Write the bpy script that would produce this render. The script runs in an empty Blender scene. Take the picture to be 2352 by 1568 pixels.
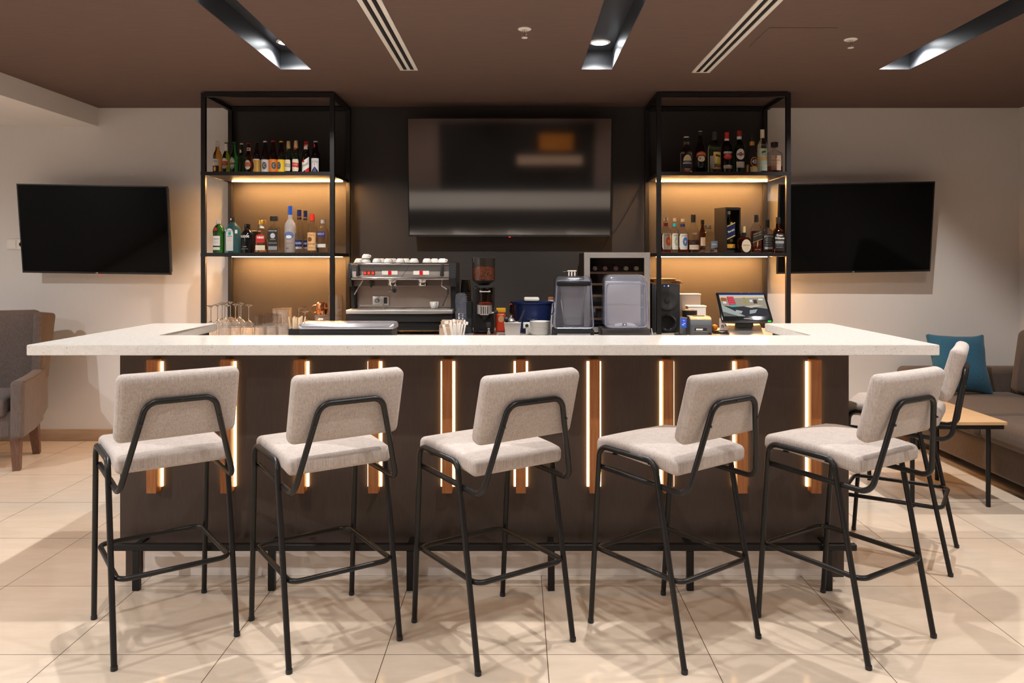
import bpy, bmesh, math, random
from mathutils import Vector, Matrix, Euler
random.seed(7)
PI = math.pi
C = bpy.context.scene.collection
F, H, CX, CY = 1772.0, 1.453, 1190.0, 600.0      # focal length (px), eye height, principal point of the photograph

def at(px, py, Y):                                # photograph pixel + distance -> world point
    return Vector(((px - CX) * Y / F, Y, H - (py - CY) * Y / F))
def X(px, Y): return (px - CX) * Y / F
def Z(py, Y): return H - (py - CY) * Y / F
def W(npx, Y): return npx * Y / F

# ------------------------------------------------------------------ materials
def mat(name, col, rough=0.5, metal=0.0, spec=0.5, trans=0.0, ior=1.45, emit=None, es=0.0, coat=0.0, sheen=0.0):
    m = bpy.data.materials.new(name); m.use_nodes = True
    b = m.node_tree.nodes['Principled BSDF']
    b.inputs['Base Color'].default_value = (*col, 1)
    b.inputs['Roughness'].default_value = rough
    b.inputs['Metallic'].default_value = metal
    b.inputs['Specular IOR Level'].default_value = spec
    b.inputs['Transmission Weight'].default_value = trans
    b.inputs['IOR'].default_value = ior
    b.inputs['Coat Weight'].default_value = coat
    b.inputs['Sheen Weight'].default_value = sheen
    if emit:
        b.inputs['Emission Color'].default_value = (*emit, 1)
        b.inputs['Emission Strength'].default_value = es
    return m
def nodes(m): return m.node_tree.nodes, m.node_tree.links, m.node_tree.nodes['Principled BSDF']
def texco(m, scale=(1, 1, 1), loc=(0, 0, 0), kind='Object'):
    n, l, b = nodes(m)
    t = n.new('ShaderNodeTexCoord'); mp = n.new('ShaderNodeMapping')
    mp.inputs['Scale'].default_value = scale; mp.inputs['Location'].default_value = loc
    l.new(t.outputs[kind], mp.inputs['Vector'])
    return mp.outputs['Vector']
def ramp(m, fac, stops):
    n, l, b = nodes(m)
    r = n.new('ShaderNodeValToRGB')
    while len(r.color_ramp.elements) < len(stops): r.color_ramp.elements.new(0.5)
    for e, (p, c) in zip(r.color_ramp.elements, stops):
        e.position = p; e.color = (*c, 1)
    l.new(fac, r.inputs['Fac'])
    return r.outputs['Color']
def noise(m, vec, scale, detail=4, rough=0.6):
    n, l, b = nodes(m)
    t = n.new('ShaderNodeTexNoise'); t.inputs['Scale'].default_value = scale
    t.inputs['Detail'].default_value = detail; t.inputs['Roughness'].default_value = rough
    l.new(vec, t.inputs['Vector'])
    return t.outputs['Fac']
def bump(m, fac, strength, dist=0.002):
    n, l, b = nodes(m)
    t = n.new('ShaderNodeBump'); t.inputs['Strength'].default_value = strength; t.inputs['Distance'].default_value = dist
    l.new(fac, t.inputs['Height']); l.new(t.outputs['Normal'], b.inputs['Normal'])
def vary(m, scale, c0, c1, stretch=(1, 1, 1), bs=0.0, bd=0.001, lo=0.3, hi=0.7):
    n, l, b = nodes(m)
    f = noise(m, texco(m, stretch), scale)
    l.new(ramp(m, f, [(lo, c0), (hi, c1)]), b.inputs['Base Color'])
    if bs: bump(m, f, bs, bd)
    return m
def thin(name, tint, gloss=0.04, edge=0.35, haze=0.0, hazecol=(0.8, 0.8, 0.85)):
    """thin clear wall: light passes straight through, plus a Fresnel reflection"""
    m = bpy.data.materials.new(name); m.use_nodes = True
    n, l = m.node_tree.nodes, m.node_tree.links
    n.remove(n['Principled BSDF'])
    tr = n.new('ShaderNodeBsdfTransparent'); tr.inputs['Color'].default_value = (*tint, 1)
    gl = n.new('ShaderNodeBsdfGlossy'); gl.inputs['Roughness'].default_value = gloss
    fr = n.new('ShaderNodeFresnel'); fr.inputs['IOR'].default_value = 1.5
    lw = n.new('ShaderNodeLayerWeight'); lw.inputs['Blend'].default_value = 0.5      # longer path through the wall at the rim
    rp = n.new('ShaderNodeValToRGB'); rp.color_ramp.elements[0].position = 0.55; rp.color_ramp.elements[1].position = 1.0
    rp.color_ramp.elements[0].color = (*tint, 1); rp.color_ramp.elements[1].color = (*[edge * t for t in tint], 1)
    l.new(lw.outputs['Facing'], rp.inputs['Fac']); l.new(rp.outputs['Color'], tr.inputs['Color'])
    base = tr.outputs[0]
    if haze:
        df = n.new('ShaderNodeBsdfDiffuse'); df.inputs['Color'].default_value = (*hazecol, 1)
        mh = n.new('ShaderNodeMixShader'); mh.inputs[0].default_value = haze
        l.new(tr.outputs[0], mh.inputs[1]); l.new(df.outputs[0], mh.inputs[2]); base = mh.outputs[0]
    ge = n.new('ShaderNodeNewGeometry'); iv = n.new('ShaderNodeMath'); iv.operation = 'SUBTRACT'; iv.inputs[0].default_value = 1.0
    l.new(ge.outputs['Backfacing'], iv.inputs[1])
    fm = n.new('ShaderNodeMath'); fm.operation = 'MULTIPLY'; l.new(fr.outputs[0], fm.inputs[0]); l.new(iv.outputs[0], fm.inputs[1])
    mx = n.new('ShaderNodeMixShader')
    l.new(fm.outputs[0], mx.inputs[0]); l.new(base, mx.inputs[1]); l.new(gl.outputs[0], mx.inputs[2])
    l.new(mx.outputs[0], n['Material Output'].inputs[0])
    return m
def glow(name, col, s):
    m = bpy.data.materials.new(name); m.use_nodes = True
    n, l = m.node_tree.nodes, m.node_tree.links
    n.remove(n['Principled BSDF'])
    e = n.new('ShaderNodeEmission'); e.inputs['Color'].default_value = (*col, 1); e.inputs['Strength'].default_value = s
    l.new(e.outputs[0], n['Material Output'].inputs[0])
    return m
_pl = {}
def plain(col, rough=0.5, metal=0.0, **k):
    key = (tuple(col), rough, metal, tuple(sorted(k.items())))
    if key not in _pl: _pl[key] = mat('plain_%d' % len(_pl), col, rough, metal, **k)
    return _pl[key]
def glass(col, rough=0.02, ior=1.42):
    return plain(col, rough, 0.0, trans=1.0, ior=ior)

M = {}
M['ceiling'] = vary(mat('brown_wallcovering', (0.1, 0.06, 0.045), 0.75, spec=0.25), 3.0, (0.124, 0.079, 0.064), (0.164, 0.107, 0.088), (2.0, 90, 2), 0.2, 0.001)
M['wall'] = vary(mat('pale_wallpaper', (0.62, 0.56, 0.52), 0.7, spec=0.3), 3.0, (0.685, 0.650, 0.625), (0.705, 0.670, 0.645), (90, 90, 4), 0.03, 0.0004)
M['white_soffit'] = vary(mat('white_paint', (0.7, 0.66, 0.62), 0.7, spec=0.3), 2.0, (0.78, 0.74, 0.70), (0.82, 0.78, 0.74))
M['darkwall'] = vary(mat('charcoal_panel', (0.03, 0.027, 0.025), 0.5, spec=0.4), 3.0, (0.034, 0.030, 0.0275), (0.038, 0.0335, 0.031), (2, 2, 60), 0.02, 0.0003)
M['panel'] = vary(mat('dark_brown_laminate', (0.03, 0.02, 0.016), 0.42, spec=0.4), 4.0, (0.046, 0.031, 0.025), (0.060, 0.042, 0.034), (60, 60, 3), 0.05, 0.0004)
M['black'] = mat('black_powder_coat', (0.009, 0.0085, 0.009), 0.42, spec=0.4)
M['tubeblack'] = mat('black_satin_tube', (0.011, 0.0105, 0.011), 0.36, spec=0.42)
M['gloss_black'] = mat('gloss_black', (0.008, 0.008, 0.009), 0.12)
M['plastic_black'] = mat('black_plastic', (0.018, 0.018, 0.019), 0.45)
M['grey_plastic'] = mat('grey_plastic', (0.10, 0.105, 0.115), 0.45)
M['steel'] = vary(mat('brushed_steel', (0.55, 0.53, 0.51), 0.33, 0.85), 3.0, (0.60, 0.57, 0.545), (0.70, 0.67, 0.64), (3, 3, 90), 0.04, 0.0003)
M['chrome'] = mat('chrome', (0.75, 0.74, 0.73), 0.1, 1.0)
M['plinth'] = mat('satin_metal_plinth', (0.86, 0.78, 0.72), 0.35, 0.1)
M['copper'] = mat('copper', (0.86, 0.38, 0.18), 0.16, 1.0)
M['gold'] = mat('gold_cap', (0.75, 0.42, 0.08), 0.3, 0.9)
M['white_metal'] = mat('white_enamel', (0.80, 0.75, 0.68), 0.4)
M['china'] = mat('white_china', (0.80, 0.77, 0.73), 0.15, coat=0.4)
M['paper'] = mat('white_paper', (0.78, 0.74, 0.70), 0.7)
M['carton'] = mat('kraft_carton', (0.45, 0.32, 0.22), 0.8)
M['tile_skirt'] = vary(mat('skirting_tile', (0.4, 0.27, 0.17), 0.35), 6.0, (0.36, 0.25, 0.165), (0.44, 0.31, 0.21), (1, 4, 8))
M['clear'] = thin('clear_glass', (0.93, 0.92, 0.91), 0.03)
M['clear_haze'] = thin('glow_haze_glass', (0.95, 0.94, 0.93), 0.04, edge=0.32, haze=0.09, hazecol=(0.9, 0.85, 0.8))  # pale diffuse haze stands in for light glowing through the glasses
M['crystal'] = mat('crystal', (0.95, 0.93, 0.91), 0.0, trans=1.0, ior=1.45)
M['hood'] = thin('clear_hood', (0.88, 0.90, 0.97), 0.10, edge=0.45, haze=0.05, hazecol=(0.75, 0.78, 0.92))
M['hood_milky'] = thin('milky_hood', (0.84, 0.86, 0.95), 0.17, edge=0.45, haze=0.17, hazecol=(0.78, 0.80, 0.92))
M['smoked'] = thin('dark_glass', (0.74, 0.75, 0.77), 0.04)
M['led'] = glow('led_strip_light', (1.0, 0.50, 0.165), 1120.0)
M['led_side'] = glow('led_diffuser_side', (1.0, 0.62, 0.30), 16.0)
M['led_bar'] = glow('led_batten_light', (1.0, 0.60, 0.25), 9.0)
M['lamp'] = glow('downlight_lens', (0.93, 0.97, 1.0), 40.0)

# floor: 60 cm glazed tiles with thin dark joints
def make_floor():
    m = mat('beige_floor_tile', (0.7, 0.55, 0.42), 0.16, spec=0.5)
    n, l, b = nodes(m)
    v = texco(m, (1, 1, 1), (-0.107, -0.452, 0))
    br = n.new('ShaderNodeTexBrick')
    br.offset = 0.0; br.squash = 1.0
    for k, val in (('Scale', 1.0), ('Mortar Size', 0.0016), ('Mortar Smooth', 0.1), ('Brick Width', 0.6), ('Row Height', 0.6), ('Bias', 0.0)):
        br.inputs[k].default_value = val
    br.inputs['Color1'].default_value = (1, 1, 1, 1); br.inputs['Color2'].default_value = (0.95, 0.95, 0.95, 1)
    br.inputs['Mortar'].default_value = (0.16, 0.12, 0.10, 1)
    l.new(v, br.inputs['Vector'])
    f = noise(m, texco(m, (1.5, 6, 1)), 2.2, 8, 0.65)
    c = ramp(m, f, [(0.25, (0.665, 0.545, 0.425)), (0.55, (0.73, 0.605, 0.485)), (0.8, (0.78, 0.66, 0.545))])
    mx = n.new('ShaderNodeMix'); mx.data_type = 'RGBA'; mx.blend_type = 'MULTIPLY'; mx.inputs[0].default_value = 1.0
    l.new(c, mx.inputs[6]); l.new(br.outputs['Color'], mx.inputs[7])
    l.new(mx.outputs[2], b.inputs['Base Color'])
    b.inputs['Roughness'].default_value = 0.12
    return m
M['floor'] = make_floor()

def make_quartz():
    m = mat('speckled_white_quartz', (0.78, 0.75, 0.71), 0.16, spec=0.5)
    n, l, b = nodes(m)
    v = texco(m)
    def dots(scale, lo, hi, dark, keep):
        vo = n.new('ShaderNodeTexVoronoi'); vo.inputs['Scale'].default_value = scale
        l.new(v, vo.inputs['Vector'])
        r = ramp(m, vo.outputs['Distance'], [(lo, (1, 1, 1)), (hi, (0, 0, 0))])
        s = n.new('ShaderNodeSeparateColor'); l.new(vo.outputs['Color'], s.inputs[0])
        g = n.new('ShaderNodeMath'); g.operation = 'GREATER_THAN'; g.inputs[1].default_value = keep; l.new(s.outputs[0], g.inputs[0])
        mu = n.new('ShaderNodeMath'); mu.operation = 'MULTIPLY'; l.new(r, mu.inputs[0]); l.new(g.outputs[0], mu.inputs[1])
        return mu.outputs[0], dark
    base = ramp(m, noise(m, v, 40, 3), [(0.3, (0.76, 0.73, 0.69)), (0.7, (0.83, 0.80, 0.765))])
    for sc, lo, hi, dk, kp in ((150, 0.14, 0.26, (0.36, 0.30, 0.25), 0.80), (75, 0.10, 0.17, (0.12, 0.09, 0.07), 0.90), (230, 0.2, 0.34, (0.55, 0.48, 0.41), 0.7)):
        fac, dark = dots(sc, lo, hi, dk, kp)
        mx = n.new('ShaderNodeMix'); mx.data_type = 'RGBA'
        l.new(fac, mx.inputs[0]); l.new(base, mx.inputs[6]); mx.inputs[7].default_value = (*dark, 1)
        base = mx.outputs[2]
    l.new(base, b.inputs['Base Color'])
    return m
M['quartz'] = make_quartz()
def make_fabric(name, c0, c1, scale=1.0, spec=0.2):
    m = mat(name, c0, 0.9, spec=spec, sheen=0.15)
    n, l, b = nodes(m)
    f1 = noise(m, texco(m, (320 * scale, 320 * scale, 14 * scale)), 1.0, 3)
    f2 = noise(m, texco(m, (40 * scale, 40 * scale, 260 * scale)), 1.0, 3)
    h = n.new('ShaderNodeMix'); h.data_type = 'FLOAT'; h.inputs[0].default_value = 0.27; l.new(f1, h.inputs[2]); l.new(f2, h.inputs[3])
    l.new(ramp(m, h.outputs[0], [(0.36, c0), (0.64, c1)]), b.inputs['Base Color'])
    bump(m, h.outputs[0], 0.25, 0.0012)
    return m
M['linen'] = make_fabric('oatmeal_linen', (0.38, 0.326, 0.300), (0.555, 0.490, 0.455))
M['chair_fabric'] = make_fabric('taupe_weave', (0.100, 0.076, 0.067), (0.160, 0.124, 0.111))
M['sofa_fabric'] = make_fabric('brown_grey_weave', (0.085, 0.06, 0.047), (0.135, 0.10, 0.08), 1.4)
M['blue_fabric'] = make_fabric('blue_weave', (0.018, 0.075, 0.13), (0.04, 0.135, 0.21), 1.2)
def make_wood(name, c0, c1, stretch, scale=3.0, rough=0.45):
    m = mat(name, c0, rough, spec=0.4)
    n, l, b = nodes(m)
    f = noise(m, texco(m, stretch), scale, 6)
    l.new(ramp(m, f, [(0.3, c0), (0.7, c1)]), b.inputs['Base Color'])
    bump(m, f, 0.06, 0.0006)
    return m
M['batten'] = make_wood('oiled_wood', (0.30, 0.105, 0.032), (0.43, 0.170, 0.060), (40, 40, 2))
M['oak'] = make_wood('pale_oak', (0.55, 0.33, 0.16), (0.70, 0.46, 0.255), (1.5, 30, 20), 2.5, 0.35)
M['leg_wood'] = make_wood('brown_wood', (0.10, 0.05, 0.034), (0.19, 0.10, 0.07), (30, 30, 3))
M['board'] = make_wood('menu_wood', (0.34, 0.17, 0.07), (0.46, 0.25, 0.12), (3, 30, 30))
M['stick'] = mat('birch_stick', (0.78, 0.58, 0.38), 0.6)
M['slotpaint'] = mat('slot_lining', (0.045, 0.048, 0.055), 0.42, spec=0.5)
M['screen_tv'] = mat('tv_panel', (0.002, 0.002, 0.002), 0.06, spec=0.09)
M['screen_big'] = mat('tv_panel_large', (0.004, 0.004, 0.005), 0.06, ior=2.8)
M['worktop'] = mat('grey_worktop', (0.46, 0.41, 0.37), 0.35)

# ------------------------------------------------------------------ mesh helpers
def box(bm, x0, x1, y0, y1, z0, z1, mi=0):
    vs = [bm.verts.new(p) for p in ((x0, y0, z0), (x1, y0, z0), (x1, y1, z0), (x0, y1, z0), (x0, y0, z1), (x1, y0, z1), (x1, y1, z1), (x0, y1, z1))]
    for f in ((3, 2, 1, 0), (4, 5, 6, 7), (0, 1, 5, 4), (1, 2, 6, 5), (2, 3, 7, 6), (3, 0, 4, 7)):
        bm.faces.new([vs[i] for i in f])
    return bm
def bbox(x0, x1, y0, y1, z0, z1, r=0.003, seg=2):
    bm = box(bmesh.new(), x0, x1, y0, y1, z0, z1)
    if r: bmesh.ops.bevel(bm, geom=bm.edges[:], offset=r, segments=seg, affect='EDGES', profile=0.5)
    return bm
def fillet(pts, r, n=6, closed=False):
    pts = [Vector(p) for p in pts]; out = []
    N = len(pts)
    for i, p in enumerate(pts):
        if not closed and i in (0, N - 1): out.append(p); continue
        a, b = pts[i - 1], pts[(i + 1) % N]
        d0, d1 = (a - p), (b - p)
        l0, l1 = d0.length, d1.length; d0.normalize(); d1.normalize()
        ang = d0.angle(d1)
        if ang > PI - 0.02: out.append(p); continue
        t = min(r / math.tan(ang / 2), 0.49 * l0, 0.49 * l1); rr = t * math.tan(ang / 2)
        bis = (d0 + d1).normalized(); c = p + bis * (rr / math.sin(ang / 2))
        s, e = p + d0 * t - c, p + d1 * t - c
        tot = s.angle(e); ax = s.cross(e).normalized()
        for k in range(n + 1):
            out.append(c + Matrix.Rotation(tot * k / n, 3, ax) @ s)
    return out
def tube(bm, pts, r, n=10, closed=False, square=False):
    pts = [Vector(p) for p in pts]; N = len(pts)
    tang = []
    for i in range(N):
        if closed: t = pts[(i + 1) % N] - pts[i - 1]
        elif i == 0: t = pts[1] - pts[0]
        elif i == N - 1: t = pts[-1] - pts[-2]
        else: t = (pts[i + 1] - pts[i]).normalized() + (pts[i] - pts[i - 1]).normalized()
        tang.append(t.normalized())
    up = Vector((0, 0, 1)) if abs(tang[0].z) < 0.9 else Vector((1, 0, 0))
    nrm = (up - tang[0] * up.dot(tang[0])).normalized()
    rings = []
    for i in range(N):
        nrm = (nrm - tang[i] * nrm.dot(tang[i])).normalized()
        bn = tang[i].cross(nrm)
        rr = r[i] if isinstance(r, (list, tuple)) else r
        off = PI / 4 if square else 0
        rings.append([bm.verts.new(pts[i] + (nrm * math.cos(2 * PI * k / n + off) + bn * math.sin(2 * PI * k / n + off)) * rr) for k in range(n)])
    M_ = N if closed else N - 1
    for i in range(M_):
        a, b = rings[i], rings[(i + 1) % N]
        for k in range(n):
            bm.faces.new((a[k], a[(k + 1) % n], b[(k + 1) % n], b[k]))
    if not closed:
        bm.faces.new(rings[0][::-1]); bm.faces.new(rings[-1])
    return bm
def lathe(bm, prof, n=24, c=(0, 0, 0), sq=0.0, dep=1.0, axis='Z', capb=True, capt=True):
    """revolve (radius, height[, squareness]) rows; sq=1 gives a rounded square section, dep scales the depth"""
    rings = []
    for row in prof:
        r, z = row[0], row[1]; s = row[2] if len(row) > 2 else sq
        d = dep if len(row) < 4 else row[3]
        ring = []
        for k in range(n):
            a = 2 * PI * (k + 0.5) / n
            ca, sa = math.cos(a), math.sin(a)
            if s > 0:
                p = 2 + 6 * s
                q = (abs(ca) ** p + abs(sa) ** p) ** (-1 / p)
            else: q = 1.0
            x, y = r * q * ca, r * q * sa * (d if s > 0 or d != 1 else 1)
            P = (x, y, z) if axis == 'Z' else ((x, z, y) if axis == 'Y' else (z, x, y))
            ring.append(bm.verts.new((P[0] + c[0], P[1] + c[1], P[2] + c[2])))
        rings.append(ring)
    for a, b in zip(rings, rings[1:]):
        for k in range(n):
            bm.faces.new((a[k], a[(k + 1) % n], b[(k + 1) % n], b[k]))
    if capb: bm.faces.new(rings[0][::-1])
    if capt: bm.faces.new(rings[-1])
    return bm
def prism(bm, poly, z0, z1, axis='Z'):
    def P(a, b, c): return (a, b, c) if axis == 'Z' else ((a, c, b) if axis == 'Y' else (c, a, b))
    lo = [bm.verts.new(P(x, y, z0)) for x, y in poly]; hi = [bm.verts.new(P(x, y, z1)) for x, y in poly]
    bm.faces.new(lo[::-1]); bm.faces.new(hi); N = len(poly)
    for i in range(N): bm.faces.new((lo[i], lo[(i + 1) % N], hi[(i + 1) % N], hi[i]))
    return bm
def cushion(sx, sy, sz, r, n=(8, 8, 2), crown=0.0, fn=None):
    """soft rounded block centred at the origin"""
    hs = (sx / 2, sy / 2, sz / 2)
    def axis(h, k):
        e = [0, 0.2, 0.45, 0.72, 1.0]
        a = [-h + r * t for t in e]; inner = [(-h + r) + (2 * h - 2 * r) * i / k for i in range(1, k)]
        return a + inner + [h - r * t for t in e[::-1]]
    ax = [axis(h, k) for h, k in zip(hs, n)]
    bm = bmesh.new(); cache = {}
    def v(p):
        key = tuple(round(c, 6) for c in p)
        if key not in cache:
            q = Vector([max(-h + r, min(h - r, c)) for h, c in zip(hs, p)])
            d = Vector(p) - q
            w = q + d.normalized() * r if d.length > 1e-9 else Vector(p)
            if crown:
                g = max(0, 1 - (w.x / hs[0]) ** 2) * max(0, 1 - (w.y / hs[1]) ** 2)
                w.z += crown * g * (1 if w.z > 0 else -0.3)
            if fn: w = Vector(fn(w))
            cache[key] = bm.verts.new(w)
        return cache[key]
    for d in range(3):
        a, b = [i for i in range(3) if i != d]
        for s in (0, 1):
            val = ax[d][0] if s == 0 else ax[d][-1]
            for i in range(len(ax[a]) - 1):
                for j in range(len(ax[b]) - 1):
                    q = []
                    for u, w in ((i, j), (i + 1, j), (i + 1, j + 1), (i, j + 1)):
                        p = [0, 0, 0]; p[d] = val; p[a] = ax[a][u]; p[b] = ax[b][w]; q.append(v(p))
                    if len(set(q)) == 4:
                        try: bm.faces.new(q)
                        except ValueError: pass
    bmesh.ops.recalc_face_normals(bm, faces=bm.faces[:])
    return bm
def xf(bm, mtx): bmesh.ops.transform(bm, matrix=mtx, verts=bm.verts[:]); return bm
def T(x=0, y=0, z=0): return Matrix.Translation((x, y, z))
def R(deg, ax): return Matrix.Rotation(math.radians(deg), 4, ax)

def obj(name, bm, m, parent=None, ang=35, loc=None):
    if not isinstance(bm, bpy.types.Mesh):
        bmesh.ops.recalc_face_normals(bm, faces=bm.faces[:])
        me = bpy.data.meshes.new(name); bm.to_mesh(me); bm.free()
        for p in me.polygons: p.use_smooth = True
        me.set_sharp_from_angle(angle=math.radians(ang))
    else: me = bm
    o = bpy.data.objects.new(name, me); C.objects.link(o)
    if m and not me.materials: me.materials.append(m)
    if parent: o.parent = parent
    if loc is not None: o.location = loc
    return o
def thing(name, label, cat, loc=(0, 0, 0), rotz=0.0, group=None):
    o = bpy.data.objects.new(name, None); C.objects.link(o); o.empty_display_size = 0.05
    o.location = loc; o.rotation_euler = (0, 0, rotz)
    return tag(o, label, cat, group)
def tag(o, label, cat, group=None):
    o['label'] = label; o['category'] = cat
    if group: o['group'] = group
    return o
def struct(name, bm, m, parent=None, label=None):
    o = obj(name, bm, m, parent)
    if not parent: o['kind'] = 'structure'
    if label: o['label'] = label
    return o
def dup(root, loc, rotz=0.0, label=None, group=None):
    r = root.copy(); C.objects.link(r); r.location = loc; r.rotation_euler = (0, 0, rotz)
    if label: r['label'] = label
    if group: r['group'] = group
    for ch in list(root.children):
        c = ch.copy(); C.objects.link(c); c.parent = r
        for g in list(ch.children):
            d = g.copy(); C.objects.link(d); d.parent = c
    return r
# lettering --------------------------------------------------------------
def flat_text(body, size, wid=None, bold=0.0, shear=0.0):
    cu = bpy.data.curves.new('t', 'FONT'); cu.body = body; cu.size = size; cu.align_x = 'CENTER'; cu.align_y = 'CENTER'
    cu.offset = bold; cu.shear = shear; cu.resolution_u = 3; cu.extrude = 0
    o = bpy.data.objects.new('t', cu); C.objects.link(o)
    dg = bpy.context.evaluated_depsgraph_get(); dg.update()
    me = bpy.data.meshes.new_from_object(o.evaluated_get(dg))
    bm = bmesh.new(); bm.from_mesh(me)
    bpy.data.objects.remove(o); bpy.data.curves.remove(cu); bpy.data.meshes.remove(me)
    if wid and bm.verts:
        xs = [v.co.x for v in bm.verts]; k = wid / max(1e-6, max(xs) - min(xs))
        for v in bm.verts: v.co.x *= k
    return bm
def wrap(bm, r, z0, phi=0.0, flat=False, rot=0.0, arc=0.0):
    """lay flat (x, y) geometry on the front (-Y) of a cylinder of radius r, or on a flat face at depth r"""
    if rot: xf(bm, R(rot, 'Z'))
    for v in bm.verts:
        s, t = v.co.x, v.co.y
        if arc: t -= arc * s * s
        if flat: v.co = Vector((s + phi, -r, z0 + t))
        else:
            a = s / r + phi; v.co = Vector((r * math.sin(a), -r * math.cos(a), z0 + t))
    return bm
def patch(w, h, fn=None, n=14):
    """thin label shape in (x, y); fn(u) gives (lo, hi) in -1..1 across u in -1..1"""
    bm = bmesh.new(); prev = None
    for i in range(n + 1):
        u = -1 + 2 * i / n
        lo, hi = fn(u) if fn else (-1, 1)
        a = bm.verts.new((u * w / 2, lo * h / 2, 0)); b = bm.verts.new((u * w / 2, hi * h / 2, 0))
        if prev:
            try: bm.faces.new((prev[0], a, b, prev[1]))
            except ValueError: pass
        prev = (a, b)
    return bm
def oval(u):
    q = math.sqrt(max(0.0, 1 - u * u)); return (-q, q)
def arch(u): return (-1, 0.55 + 0.45 * math.sqrt(max(0.0, 1 - u * u)))
def half_up(u): return (0.0, math.sqrt(max(0.0, 1 - u * u)))
def half_dn(u): return (-math.sqrt(max(0.0, 1 - u * u)), 0.0)
def slant(k): return lambda u: (-1 + k * u, 1 + k * u)
def rrect(u):
    e = max(0.0, (abs(u) - 0.7) / 0.3); q = 1 - 0.35 * (1 - math.sqrt(max(0.0, 1 - e * e))); return (-q, q)

# ------------------------------------------------------------------ room shell
ZC = 2.695; YW = 6.25; XL, XR = -5.6, 4.06; YB = -3.2; XS = -3.40
struct('floor', box(bmesh.new(), XL - 0.1, XR + 0.1, YB - 0.1, YW + 0.1, -0.05, 0.0), M['floor'])
SLOTS = (-1.439, 0.509, 2.436); SW = 0.10; SY0, SY1 = -2.6, 5.0
bm = bmesh.new()
edges = [XS] + [e for s in SLOTS for e in (s - SW, s + SW)] + [XR + 0.1]
for i in range(0, len(edges), 2): box(bm, edges[i], edges[i + 1], YB, YW + 0.05, ZC, ZC + 0.2)
for s in SLOTS:
    box(bm, s - SW, s + SW, SY1, YW + 0.05, ZC, ZC + 0.2); box(bm, s - SW, s + SW, YB, SY0, ZC, ZC + 0.2)
struct('ceiling', bm, M['ceiling'])
for i, s in enumerate(SLOTS):                      # dark lined recesses that hold the downlights
    bm = bmesh.new(); t = 0.002; d = 0.125
    box(bm, s - SW + 0.0005, s - SW + t, SY0 + t, SY1 - t, ZC + 0.001, ZC + d); box(bm, s + SW - t, s + SW - 0.0005, SY0 + t, SY1 - t, ZC + 0.001, ZC + d)
    box(bm, s - SW + 0.0005, s + SW - 0.0005, SY1 - t, SY1 - 0.0005, ZC + 0.001, ZC + d); box(bm, s - SW + 0.0005, s + SW - 0.0005, SY0 + 0.0005, SY0 + t, ZC + 0.001, ZC + d)
    box(bm, s - SW + 0.0005, s + SW - 0.0005, SY0 + 0.0005, SY1 - 0.0005, ZC + d, ZC + d + 0.02)
    struct('trim_%d' % (i + 1), bm, M['slotpaint'])
ZS = 2.545
bm = box(bmesh.new(), XL - 0.1, XS, YB, YW + 0.05, ZS, ZC + 0.2)
struct('trim_4', bm, M['white_soffit'], label='lowered white ceiling with a step')
struct('wall_back', box(bmesh.new(), XL - 0.1, XR + 0.1, YW, YW + 0.1, 0, ZC + 0.2), M['wall'])
struct('wall_left', box(bmesh.new(), XL - 0.1, XL, YB, YW, 0, ZC + 0.2), M['wall'])
struct('wall_right', box(bmesh.new(), XR, XR + 0.1, YB, YW, 0, ZC + 0.2), M['wall'])
struct('wall_front', box(bmesh.new(), XL - 0.1, XR + 0.1, YB - 0.1, YB, 0, ZC + 0.2), mat('brown_wall', (0.30, 0.20, 0.165), 0.7))
YD = 6.205
struct('wall_panel', box(bmesh.new(), -2.315, 2.005, YD, YW - 0.001, 0, ZC - 0.001), M['darkwall'], label='dark charcoal wall panel behind the bar shelves')
struct('baseboard_back', bbox(XL, -2.316, YW - 0.012, YW - 0.0005, 0.0005, 0.095, 0.002), M['tile_skirt'])
struct('baseboard_right', bbox(2.006, XR - 0.0005, YW - 0.012, YW - 0.0005, 0.0005, 0.095, 0.002), M['tile_skirt'])
struct('baseboard_left', bbox(XL + 0.0005, XL + 0.012, YB, YW - 0.013, 0.0005, 0.095, 0.002), M['tile_skirt'])

# ------------------------------------------------------------------ downlights
dl = None
LY = (4.80, 3.49, 2.20, 0.90, -0.45, -1.80)  # last row added to brighten the sideboard that the large television reflects
LAMP_W = 118.0
LAMP_K = (1.0, 1.0, 0.58, 0.35, 0.30, 0.6)
def lamp_light(x, y, z, e, col=(1.0, 0.965, 0.92), cone=142):
    L = bpy.data.lights.new('downlight_beam', 'SPOT'); L.energy = e; L.color = col; L.shadow_soft_size = 0.018
    L.spot_size = math.radians(cone); L.spot_blend = 0.6
    o = bpy.data.objects.new('downlight_beam', L); C.objects.link(o); o.location = (x, y, z)
where = ('above the glasses on the back counter', 'above the middle of the bar counter', 'above the sofa end of the room')
for i, s in enumerate(SLOTS):
    for j, y in enumerate(LY):
        lab = ('round white downlight in the ceiling slot ' + where[i]) if j == 0 else 'round white downlight further along a ceiling slot'
        if dl is None:
            dl = thing('downlight', lab, 'ceiling light', (s, y, ZC + 0.125), 0, 'downlights in the ceiling slots')
            obj('trim_ring', lathe(bmesh.new(), [(0.050, -0.0005), (0.066, -0.0005), (0.066, -0.006), (0.060, -0.010), (0.050, -0.010), (0.050, -0.0005)], 28, capb=False, capt=False), M['white_metal'], dl)
            obj('lens', lathe(bmesh.new(), [(0.049, -0.0008), (0.0495, -0.006), (0.03, -0.009), (0.004, -0.010)], 28), M['lamp'], dl)
        else: dup(dl, (s, y, ZC + 0.125), 0, lab)
        lamp_light(s, y, ZC + 0.108, LAMP_W * LAMP_K[j])
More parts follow.
